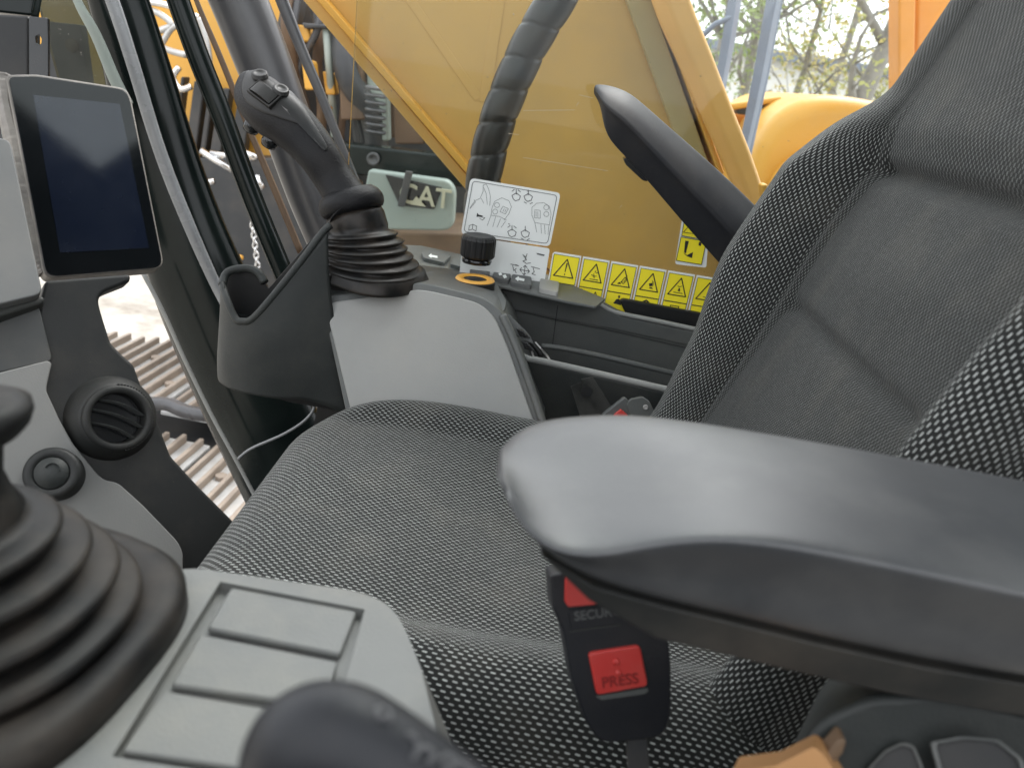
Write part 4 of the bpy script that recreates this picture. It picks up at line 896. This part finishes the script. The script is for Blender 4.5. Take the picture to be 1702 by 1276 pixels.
grid = [smoothpoly([cols[c][i] for c in range(8)], 5, False) for i in range(len(cols[0]))]
bm = nb(); vs = [[bm.verts.new(p) for p in row] for row in grid]
for i in range(len(vs) - 1):
    for j in range(len(vs[0]) - 1): bm.faces.new((vs[i][j], vs[i][j + 1], vs[i + 1][j + 1], vs[i + 1][j]))
o = obj('holder_front', bm, M['dgrey'], cup, smooth=True); sm_ = o.modifiers.new('t', 'SOLIDIFY'); sm_.thickness = .004; sm_.offset = 0
lip = smoothpoly([hpnt(*q) for q in ((370, 474, -.02), (374, 458, -.03), (386, 449, -.034), (412, 446, -.036), (430, 454, -.034), (440, 470, -.03))], 4, False)
lip2 = smoothpoly([hpnt(*q) for q in ((370, 474, -.02), (378, 500, .0), (392, 530, .010), (404, 534, .013), (420, 530, .014), (450, 497, .012), (500, 435, .004), (535, 388, -.004), (550, 374, -.006))], 4, False)
bm = nb(); tube(bm, lip, .0052, 10); tube(bm, lip2, .0045, 10); obj('rim', bm, M['dgrey'], cup, smooth=True)
bk = (hp_[0] - hp_[1] * .045, hp_[1])
panel('holder_back', [(372, 460), (388, 447), (430, 452), (446, 480), (540, 372), (560, 372), (600, 690), (480, 668), (390, 640), (366, 600)], bk, .006, M['black'], cup, 4, .002)
panel('inner_floor', [(376, 520), (450, 500), (540, 520), (540, 560), (376, 560)], (hp_[0] - hp_[1] * .02, (hp_[1] + V((0, 0, 2))).normalized()), .004, M['gloss'], cup, 0, .001)
panel('base_wedge', [(540, 560), (566, 580), (592, 694), (575, 690), (545, 640)], (hp_[0] - hp_[1] * .01, hp_[1]), .02, M['black'], cup, 0, .002)

# ================================================================== SEAT
seat = empty('operator_seat', 'operator seat in charcoal fabric woven with rows of white dashes', 'seat', (.1, .67, 1.45))
def pillow(x0, x1, y0, y1, zt, R, rc, ext, top, step=.006):
    """cloth-over-block: param plane extends past the rectangle so texture wraps by length"""
    bm = nb(); L = bm.loops.layers.uv.new('UVMap'); cx, cy, hx_, hy_ = (x0 + x1) / 2, (y0 + y1) / 2, (x1 - x0) / 2, (y1 - y0) / 2
    nx = int((x1 - x0 + 2 * ext) / step); ny = int((y1 - y0 + 2 * ext) / step); vs = []; uvs = []
    def sd(x, y):
        qx, qy = abs(x - cx) - (hx_ - rc), abs(y - cy) - (hy_ - rc)
        return -(math.hypot(max(qx, 0), max(qy, 0)) + min(max(qx, qy), 0) - rc)
    for i in range(nx + 1):
        row = []; ur = []
        for j in range(ny + 1):
            a = x0 - ext + (x1 - x0 + 2 * ext) * i / nx; b = y0 - ext + (y1 - y0 + 2 * ext) * j / ny; d = sd(a, b); x, y = a, b; drop = 0
            if d < R:
                h = 1e-4; gx_ = (sd(a + h, b) - sd(a - h, b)); gy_ = (sd(a, b + h) - sd(a, b - h)); gl = math.hypot(gx_, gy_) or 1; nx_, ny_ = -gx_ / gl, -gy_ / gl
                q = R - d; ix, iy = a - nx_ * q, b - ny_ * q
                if q < R * math.pi / 2: out = R * math.sin(q / R); drop = R * (1 - math.cos(q / R))
                else: out = R; drop = R + q - R * math.pi / 2
                x, y = ix + nx_ * out, iy + ny_ * out
            row.append(bm.verts.new((x, y, zt - drop + top(x, y) * (1 if d > R else max(0, 1 - (R - d) / R))))); ur.append((a, b))
        vs.append(row); uvs.append(ur)
    for i in range(nx):
        for j in range(ny):
            f = bm.faces.new((vs[i][j], vs[i + 1][j], vs[i + 1][j + 1], vs[i][j + 1]))
            for lp, (p, q) in zip(f.loops, ((i, j), (i + 1, j), (i + 1, j + 1), (i, j + 1))): lp[L].uv = uvs[p][q]
    return bm
def sst(a, b, x): t = max(0, min(1, (x - a) / (b - a))); return t * t * (3 - 2 * t)
def gau(x, s): return math.exp(-(x / s) ** 2)
def ctop(x, y):
    z = .0
    yc = abs(y - .665)
    z += .014 * sst(.14, .21, yc) - .003 * gau(yc - .165, .014)          # raised side bolsters and their seam
    z -= .018 * gau(y - .665, .13) * gau(x - .06, .12)
    z += .003 * noise.noise(V((x * 9, y * 9, 0)))
    return z
cush = obj('cushion', pillow(-.238, .30, .405, .93, 1.812, .052, .15, .16, ctop, .005), M['fabric'], seat, smooth=True, clean=False)
bm = nb(); box(bm, (.03, .665, 1.66), (.44, .44, .12)); obj('seat_pan', bm, M['black'], seat, bevel=.02)
bm = nb(); box(bm, (.05, .665, 1.50), (.34, .36, .22)); obj('suspension', bm, M['dgrey'], seat, bevel=.02)
# backrest
def bfront(y, z):
    x = .250 + (z - 1.943) * .365
    # far bolster, near bolster
    g = 1 - .88 * sst(2.15, 2.25, z)
    x -= (.050 + .026 * sst(1.92, 2.06, z) - .012 * (1 - sst(1.84, 1.94, z))) * g * (sst(.845, .895, y))
    x -= .040 * g * (1 - sst(.455, .51, y))
    x += .011 * gau(y - .862, .0055) * g + .011 * gau(y - .50, .0055) * g
    # horizontal channels
    x += .015 * gau(z - 2.166 - .0 * y, .009) * sst(.48, .52, y) * (1 - sst(.84, .87, y))
    x -= .014 * sst(2.165, 2.215, z) * (1 - sst(.92, .96, y))
    x += .009 * gau(z - 2.018, .009) * sst(.50, .54, y) * (1 - sst(.83, .86, y))
    x -= .012 * gau(z - 2.09, .05) * gau(y - .68, .16)
    x += .002 * noise.noise(V((y * 8, z * 8, 3)))
    return x
Y0, Y1, RB = .435, .955, .045
rs = []; ZB, ZTp = 1.72, 2.75; NZ = 260; yy = []
base = []
for k in range(9): base.append(('n', k / 8))
secn = 190
for i in range(NZ + 1):
    z = ZB + (ZTp - ZB) * i / NZ; ring = []
    y1 = Y1 - .012 * sst(2.20, 2.26, z); y0 = Y0
    for k in range(14):   # near side from back to front
        t = math.pi / 2 * k / 13; ring.append((bfront(y0 + RB * (1 - math.sin(t)) , z) + RB * 1.1 * (1 - math.sin(t)) ** 1.0 * 1.0 + .0, y0 + RB * (1 - math.cos(math.pi / 2 - t)) * 0 + RB * (1 - math.cos(math.pi / 2 - (math.pi / 2 - t)))))
    # explicit corner arcs
    ring = [(bfront(y0 + RB * (1 - math.cos(t)), z) + RB * (1 - math.sin(t)), y0 + RB * (1 - math.cos(t))) for t in (math.pi / 2 * k / 10 for k in range(11))]
    for k in range(1, secn): y = y0 + RB + (y1 - y0 - 2 * RB) * k / secn; ring.append((bfront(y, z), y))
    ring += [(bfront(y1 - RB * (1 - math.cos(t)), z) + RB * (1 - math.sin(t)), y1 - RB * (1 - math.cos(t))) for t in (math.pi / 2 * (1 - k / 10) for k in range(11))]
    xb = .250 + (z - 1.943) * .365 + .11
    ring += [(xb - .02, y1 - .002), (xb, y1 - .03), (xb, y0 + .03), (xb - .02, y0 + .002)]
    rs.append([V((x, y, z)) for x, y in ring])
cum = [0]
mid = rs[len(rs) // 3]
for k in range(1, len(mid) + 1): cum.append(cum[-1] + (mid[k % len(mid)] - mid[k - 1]).length)
bm = nb(); sl_ = 1.065
rings(bm, rs, uv=lambda i, j: ((ZB + (ZTp - ZB) * i / NZ) * sl_, cum[j]))
Lb = bm.loops.layers.uv[0]
for f in bm.faces:
    c = f.calc_center_median()
    if .50 < c.y < .862 and c.x < .5 and c.z < 2.17:
        for lp in f.loops: u_ = lp[Lb].uv; lp[Lb].uv = (u_.x * 1.12 + .003, u_.y * 1.5)
bk_o = obj('backrest', bm, M['fabric'], seat, smooth=True, clean=True)
def amt(o, fn):
    a = o.data.attributes.new('amt', 'FLOAT', 'POINT'); off = wloc(seat)
    for i, v in enumerate(o.data.vertices): a.data[i].value = fn(v.co + off)
amt(bk_o, lambda p: 1.0 - .55 * (sst(.485, .51, p.y) * (1 - sst(.855, .872, p.y))) * (1 - .0 * p.z) - .5 * sst(2.19, 2.25, p.z) * (1 - sst(.485, .51, p.y) * (1 - sst(.855, .872, p.y))))
amt(cush, lambda p: .8 + .2 * sst(.80, .86, p.y) * sst(-.05, .02, p.x) + .2 * (1 - sst(.50, .56, p.y)))
bm = nb()
obj('recliner_cover', panel and slab(nb(), [PD(a, b, .36) for a, b in roundpoly([(1345, 1215), (1372, 1190), (1440, 1160), (1560, 1150), (1702, 1185), (1860, 1260), (1860, 1500), (1300, 1500), (1290, 1330)], 20)], V((.03, .06, -.02))), M['dgrey'], seat, bevel=.006, seg=4)
rp_ = (PD(1500, 1220, .356), -ray(1500, 1220).normalized())
for q in ([(1442, 1276), (1470, 1246), (1500, 1232), (1520, 1238), (1535, 1276), (1550, 1340), (1430, 1340)], [(1545, 1232), (1600, 1222), (1660, 1228), (1700, 1260), (1720, 1340), (1575, 1340)]):
    pts = [PP(a, b, rp_) for a, b in roundpoly(q, 8)]
    cx_ = sum((p for p in pts), V((0, 0, 0))) / len(pts)
    bm = nb(); inner = [p.lerp(cx_, .12) for p in pts]; holed(bm, pts, inner, -rp_[1] * .006); obj('pocket_rim', bm, M['mgrey'], seat, bevel=.001)
    bm = nb(); slab(bm, [p - rp_[1] * .0036 + rp_[1] * .0 for p in inner], -rp_[1] * .002); obj('pocket_floor', bm, M['black'], seat)
bm = nb(); slab(bm, [PD(a, b, .35) for a, b in ((1372, 1256), (1398, 1226), (1408, 1232), (1402, 1252), (1384, 1272))], V((0, .008, 0))); obj('recliner_catch', bm, M['wrust'], seat, bevel=.001)
lv = [PD(a, b, .34) for a, b in roundpoly([(1215, 1282), (1290, 1272), (1352, 1240), (1368, 1252), (1400, 1300), (1430, 1380), (1210, 1380)], 5)]
obj('seat_lever', slab(nb(), lv, V((.01, .02, -.01))), M['tan'], None, 'small orange seat lever at the bottom edge', 'lever', bevel=.004, seg=3)

# ================================================================== ARMRESTS
def loft_sub(secs, m, name, parent, sub=2, crease=None, **kw):
    bm = nb(); rings(bm, secs)
    if crease:
        cl_ = bm.edges.layers.float.new('crease_edge'); bm.verts.index_update(); n = len(secs[0])
        for e in bm.edges:
            a, b = e.verts[0].index, e.verts[1].index
            if a < 0: continue
        bm.verts.index_update()
        for e in bm.edges:
            a, b = e.verts[0].index, e.verts[1].index
            if a % n == b % n and a % n in crease and a != b: e[cl_] = crease[a % n]
    return obj(name, bm, m, parent, sub=sub, **kw)
ar = empty('near_armrest', 'large blurred near armrest with shiny black padded top', 'armrest', (.12, .32, 1.99))
FY_, NY_ = .385, .268
st = [  # far top, near top, near bottom
 ((834, 738), (846, 822), (828, 826)), ((858, 710), (872, 872), (852, 884)), ((902, 688), (920, 912), (896, 936)), ((985, 680), (990, 922), (985, 990)),
 ((1060, 680), (1080, 902), (1110, 1024)), ((1160, 693), (1190, 888), (1220, 1050)), ((1310, 718), (1330, 905), (1350, 1082)), ((1500, 752), (1520, 944), (1530, 1122)), ((1702, 790), (1720, 988), (1720, 1154)), ((2000, 845), (2080, 1062), (2060, 1214)), ((2300, 900), (2500, 1145), (2480, 1292))]
secs = []
for i, (f, n_, b_) in enumerate(st):
    fy = .32 + (FY_ - .32) * (.75 if i == 0 else .9 if i == 1 else 1); ny = .32 + (NY_ - .32) * (.75 if i == 0 else .9 if i == 1 else 1)
    F_, N_, B_ = PY(*f, fy), PY(*n_, ny), PY(*b_, ny + .006)
    th = max(.012, N_.z - B_.z)
    mid = F_.lerp(N_, .5) + V((0, 0, .0005 if i > 4 else -.004))
    xo = 0
    sec = ([F_ + V((0, .004, -.008)), F_ + V((0, -.002, 0)), F_.lerp(N_, .22) + V((0, 0, .003)), mid + V((0, 0, .003)), F_.lerp(N_, .8), N_ + V((0, .0035, .0006)), N_ + V((0, 0, -.0022)), N_.lerp(B_, .5) + V((0, .004, 0)), B_ + V((0, .0, .006)), B_ + V((0, .012, 0)), V((F_.x + xo, F_.y - .014, F_.z - th * .95)), F_ + V((xo * .8, .004, -th * .6))])
    secs.append(sec)
a_s = secs[0]; cen_ = sum(a_s, V((0, 0, 0))) / len(a_s)
secs.insert(1, [p.lerp(q, .35) for p, q in zip(secs[0], secs[1])])
secs.insert(0, [cen_.lerp(p, .80) - V((.0015, 0, 0)) for p in a_s])
loft_sub(secs, M['arm'], 'pad', ar, 3, {6: .35})
secs2 = []
for i, (f, n_, b_) in enumerate(st[2:]):
    B_ = PY(*b_, NY_ + .02); F_ = PY(*f, FY_ - .02); w0 = B_ + V((.0, 0, .004)); w1 = V((F_.x, F_.y, B_.z + .004)); dn = V((0, 0, -.021 if i > 1 else -.003 - .008 * i))
    secs2.append([w0, w0 + dn + V((0, .006, 0)), w1 + dn - V((0, .006, 0)), w1])
bm = nb(); rings(bm, secs2); obj('shell', bm, M['arm2'], ar, bevel=.004, seg=3)
bm = nb(); tube(bm, [V((.34, .33, 2.0)), V((.42, .37, 1.98)), V((.46, .42, 1.95))], .022, 12); obj('pivot_arm', bm, M['dgrey'], ar, smooth=True)

ar2 = empty('far_armrest', 'far armrest tilted upwards in front of the side window', 'armrest', tuple(PY(1200, 440, .98)))
st = [  # top edge, groove/ridge, bottom edge
 ((987, 143), (989, 150), (992, 160)), ((992, 140), (996, 160), (1000, 178)), ((1010, 141), (1004, 176), (1003, 206)), ((1040, 150), (1030, 196), (1012, 232)), ((1062, 166), (1052, 216), (1035, 256)), ((1100, 200), (1092, 260), (1075, 298)),
 ((1160, 252), (1150, 320), (1130, 364)), ((1220, 306), (1200, 372), (1180, 420)), ((1262, 348), (1245, 420), (1225, 470)), ((1340, 425), (1320, 500), (1300, 550))]
secs = []
for i, (t_, g_, b_) in enumerate(st):
    s = (.2, .55, .85)[i] if i < 3 else 1
    T0 = PY(*t_, .985); T1 = PY(*g_, .985 - .045 * s); B0 = PY(*b_, .985 - .022 * s); hd = T0 - B0
    secs.append([T0 + V((0, .03 * s, -.002)), T0, T0.lerp(T1, .5) + V((0, -.004 * s, .003 * s)), T1 + (T0 - T1) * .08, T1 + V((.0, .003, -.001)), T1.lerp(B0, .15) + V((0, .004, 0)), T1.lerp(B0, .85), B0, B0 + V((0, .04 * s, 0)), T0 + V((0, .05 * s, -.01))])
loft_sub(secs, M['farm'], 'pad', ar2, 3, {1: .7, 3: .75, 7: .7, 0: .5, 5: .3})
bm = nb(); slab(bm, [PY(a, b, .965) for a, b in roundpoly([(1036, 264), (1044, 262), (1078, 298), (1076, 302), (1068, 300), (1040, 274)], 3)], V((0, .02, 0))); obj('adjust_wheel', bm, M['gloss'], ar2, bevel=.002)

# ================================================================== BUCKLE
bk_ = empty('belt_buckle', 'black seat belt buckle with two red buttons, one marked PRESS', 'buckle', tuple(PY(1065, 1250, .385)))
bkn = (PY(1020, 1100, .372), V((.10, -.95, .35)).normalized())
shape = roundpoly([(914, 955), (1085, 930), (1108, 1040), (1116, 1100), (1116, 1195), (1102, 1226), (1000, 1236), (975, 1205), (950, 1130), (936, 1050), (918, 1010)], [6, 6, 10, 20, 20, 18, 18, 20, 20, 10, 6])
obj('housing', slab(nb(), [PP(a, b, bkn) for a, b in shape], -bkn[1] * .020), M['belt'], bk_, bevel=.005, seg=4)
bk2 = (bkn[0] + bkn[1] * .0025, bkn[1])
panel('red_release', [(941, 930), (1010, 930), (1012, 1003), (945, 1009), (939, 1000)], bk2, .004, M['red'], bk_, 3, .001)
panel('name_ledge', [(944, 1014), (1060, 1000), (1062, 1032), (950, 1048)], (bkn[0] + bkn[1] * .0012, bkn[1]), .002, M['belt'], bk_, 2, .0008)
obj('ledge_line', ribbons([[(948, 1049), (1030, 1038)]], (bkn[0], bkn[1]), .0010, .0006), M['dgrey'], bk_, clean=False)
xd = PP(1072, 1135, bk2) - PP(990, 1146, bk2); yd = PP(1028, 1100, bk2) - PP(1034, 1140, bk2)
bm = textbm('SECURON', PP(955, 1031, (bkn[0] + bkn[1] * .0016, bkn[1])), xd, yd, .0072, extr=.0004); obj('embossed_name', bm, M['sdark'], bk_, clean=False)
pb = panel('press_button', [(978, 1085), (1064, 1072), (1078, 1140), (992, 1156)], bk2, .004, M['red'], bk_, 8, .0012)
bm = nb()
for (a, b) in ((1025, 1100), (1028, 1118)): lathe(bm, PP(a, b, bk2), bkn[1], [(.0022, 0), (.0018, .0006), (.0001, .0008)], 14)
obj('button_dimple', bm, M['red'], pb, smooth=True)
bm = textbm('PRESS', PP(1000, 1142, bk2), xd, yd, .0085, extr=.0006); obj('embossed_word', bm, M['red2'], pb, clean=False)
panel('button_sill', [(990, 1157), (1076, 1143), (1078, 1148), (1072, 1153), (1000, 1163)], (bkn[0] + bkn[1] * .0012, bkn[1]), .002, M['mgrey'], bk_, 2, .0006)
bm = nb(); slab(bm, [PP(a, b, (bkn[0] - bkn[1] * .006, bkn[1])) for a, b in ((1042, 1230), (1076, 1226), (1092, 1420), (1056, 1420))], -bkn[1] * .005); obj('stalk', bm, M['wdark'], bk_, bevel=.001)

# ================================================================== LEFT CONSOLE
lc = empty('left_console', 'grey left-hand console top in the foreground with three blank covers', 'console', (-.1, .3, 1.6))
LZ = 1.93; lpn = (V((0, 0, LZ)), V((0, 0, 1)))
lo_ = [(290, 946), (330, 944), (600, 982), (648, 1004), (672, 1040), (700, 1110), (745, 1290), (770, 1420), (-200, 1420), (-200, 1180), (60, 980)]
pts = [PP(a, b, lpn) for a, b in roundpoly(lo_, [20, 20, 40, 40, 30, 0, 0, 0, 0, 0, 40], 5)]
dn = [p + V((.055 * max(0, min(1, (p.x + .12) / .08)), .004, -.12)) for p in pts]
bm = nb(); a_ = [bm.verts.new(p) for p in pts]; b2_ = [bm.verts.new(p) for p in dn]; n = len(pts)
# top face is left open where the recess sits: build as ring
rec = [(362, 965), (610, 1012), (604, 1030), (500, 1330), (184, 1262), (190, 1250)]
rec = [(366, 966), (606, 1012), (524, 1310), (186, 1256)]
rp4 = [PP(a, b, lpn) for a, b in rec]
bm.faces.new(b2_[::-1])
for i in range(n): bm.faces.new((a_[i], b2_[i], b2_[(i + 1) % n], a_[(i + 1) % n]))
rv = [bm.verts.new(p) for p in rp4]; rb = [bm.verts.new(p - V((0, 0, .006))) for p in rp4]
tess = tessellate_polygon([[v.co for v in a_], [v.co for v in rv]]); allv = a_ + rv
for t in tess:
    try: bm.faces.new([allv[k] for k in t])
    except ValueError: pass
for i in range(4): bm.faces.new((rv[i], rv[(i + 1) % 4], rb[(i + 1) % 4], rb[i]))
bm.faces.new(rb)
obj('console_body', bm, M['cgrey'], lc, bevel=.007, seg=5)
l2 = (V((0, 0, LZ - .0015)), V((0, 0, 1)))
for q in ([(384, 974), (594, 1014), (566, 1086), (344, 1042)], [(332, 1052), (562, 1098), (540, 1172), (284, 1136)], [(272, 1146), (536, 1192), (508, 1290), (202, 1246)]):
    panel('blank_cover', q, l2, .004, M['cgrey'], lc, 7, .0016, seg=3)
# left bellows
lj = empty('left_joystick', 'near left joystick bellows, large blurred dusty rubber folds', 'joystick', tuple(PZ(-10, 1150, LZ)))
lb = PZ(-75, 1065, LZ)
ax0 = V((0, 0, 1)); ax1 = V((-.12, .0, 1)).normalized(); cdir = (PZ(295, 975, LZ) - lb).normalized(); udl = (cdir + V((0, 0, 1)).cross(cdir)).normalized()
items = [(lb + V((0, 0, -.001)), .088, ax0, .32), (lb + V((0, 0, .010)), .087, ax0, .32), (lb + V((0, 0, .0145)), .083, ax0, .28), (lb + V((0, 0, .015)), .075, ax0, .2), (lb + V((0, 0, .013)), .071, ax0, .1)]
folds = [(.073, .019), (.0665, .030), (.058, .041), (.049, .052)]
for k, (r_, h_) in enumerate(folds):
    nn = ax0.lerp(ax1, k / 4); c = lb + V((-.002 * k, 0, h_))
    for dr, dh in ((-.018, -.0052), (-.008, -.0048), (-.0015, -.0035), (.0005, -.001), (.0, .001), (-.0022, .0026), (-.009, .0040), (-.015, .0046)): items.append((c + V((0, 0, dh)), r_ + dr, nn, .12 * (1 - k / 4)))
lt = lb + V((-.004, .004, .060)); nkd = (PZ(-75, 690, lt.z + .047) - lt) / .047
for r_, h_ in ((.032, .0), (.026, .008), (.021, .018), (.0195, .030), (.020, .034), (.0255, .037), (.028, .041), (.0285, .046), (.027, .050), (.021, .053), (.014, .055), (.010, .058)): items.append((lt + nkd * h_, r_, ax1, 0))
bm = nb(); tilt_stack(bm, items, 72, udl); obj('bellows', bm, M['boot2'], lj, smooth=True)
# foreground lever
fl_ = empty('safety_lever', 'black rounded lever end in the bottom foreground with silver script', 'lever', tuple(PD(600, 1400, .2)))
lpth = [(462, 1350, 60, .205), (482, 1292, 92, .204), (516, 1250, 108, .202), (566, 1240, 104, .200), (640, 1276, 96, .198), (740, 1344, 90, .195), (900, 1454, 90, .19)]
P = smoothpoly([PD(a, b, d) for a, b, r, d in lpth], 5, False); Rr = [v.x for v in smoothpoly([V((r * .2 / FPX, 0, 0)) for a, b, r, d in lpth], 5, False)]
bm = nb(); tube(bm, P, Rr, 28, .9, upv=vd); bmesh.ops.recalc_face_normals(bm, faces=bm.faces); bvh = BVHTree.FromBMesh(bm); obj('lever_body', bm, M['belt'], fl_, smooth=True)
bm = nb()
for ln in ([(640, 1196), (630, 1190), (628, 1178), (640, 1176), (648, 1186), (646, 1200)], [(676, 1220), (690, 1226), (694, 1246), (686, 1262)], [(694, 1248), (708, 1242), (722, 1256), (712, 1268)], [(730, 1262), (744, 1256), (756, 1266), (746, 1276), (734, 1270)], [(756, 1266), (772, 1272), (790, 1290)]):
    q = []
    for a, b in ln:
        h, nn = hit(a, b)
        if h is not None: q.append(h + nn * .0002)
    if len(q) > 2: tube(bm, smoothpoly(q, 4, False), .0007, 8)
if len(bm.verts): obj('silver_script', bm, M['pgrey'], fl_, smooth=True)
# cab floor and wall below sight
bm = nb(); box(bm, (0, .55, 1.17), (1.5, 1.2, .06)); obj('cab_floor', bm, M['floor'], None, 'black rubber cab floor under the seat', kind='structure', cat=None)
roof = empty('unseen_cab_roof', 'unseen cab roof added to shade the interior, with a clear hatch letting light in', 'roof', (.2, .6, 2.95))  # roof out of view, added to shade the cab from above
bm = nb(); o4 = [V((-.75, -.02, 2.93)), V((1.25, -.02, 2.93)), V((1.25, 1.2, 2.93)), V((-.75, 1.2, 2.93))]; i4 = [V((-.60, .53, 2.93)), V((.22, .53, 2.93)), V((.22, 1.12, 2.93)), V((-.60, 1.12, 2.93))]
holed(bm, o4, i4, V((0, 0, .06))); obj('roof_frame', bm, M['dgrey'], roof, bevel=.01)
bm = nb(); box(bm, (-.19, .825, 2.96), (.82, .59, .006)); obj('hatch_pane', bm, M['glass'], roof)  # hatch sized and placed for the reflection in the monitor
# unseen cab shell behind and beside the camera, added to darken the interior
shell_ = empty('unseen_cab_shell', 'unseen cab rear wall and door side, added to block light from behind', 'cab wall', (1.1, .6, 1.2))
bm = nb(); box(bm, (1.12, .58, 1.68), (.05, 1.2, .98)); obj('rear_wall', bm, M['dgrey'], shell_, bevel=.01)
bm = nb(); box(bm, (1.12, .58, 2.55), (.006, 1.14, .76)); obj('rear_pane', bm, M['glass'], shell_)
bm = nb(); box(bm, (.86, -.16, 2.05), (.50, .06, 1.72)); obj('door_post', bm, M['dgrey'], shell_, bevel=.02)
bm = nb(); box(bm, (-.62, -.16, 2.05), (.10, .08, 1.72)); obj('door_post', bm, M['dgrey'], shell_, bevel=.02)
bm = nb(); box(bm, (.02, -.17, 1.62), (1.24, .05, .92)); obj('door_light_block', bm, M['dgrey'], shell_, bevel=.02)  # closed lower door, added to block light bounced off the ground
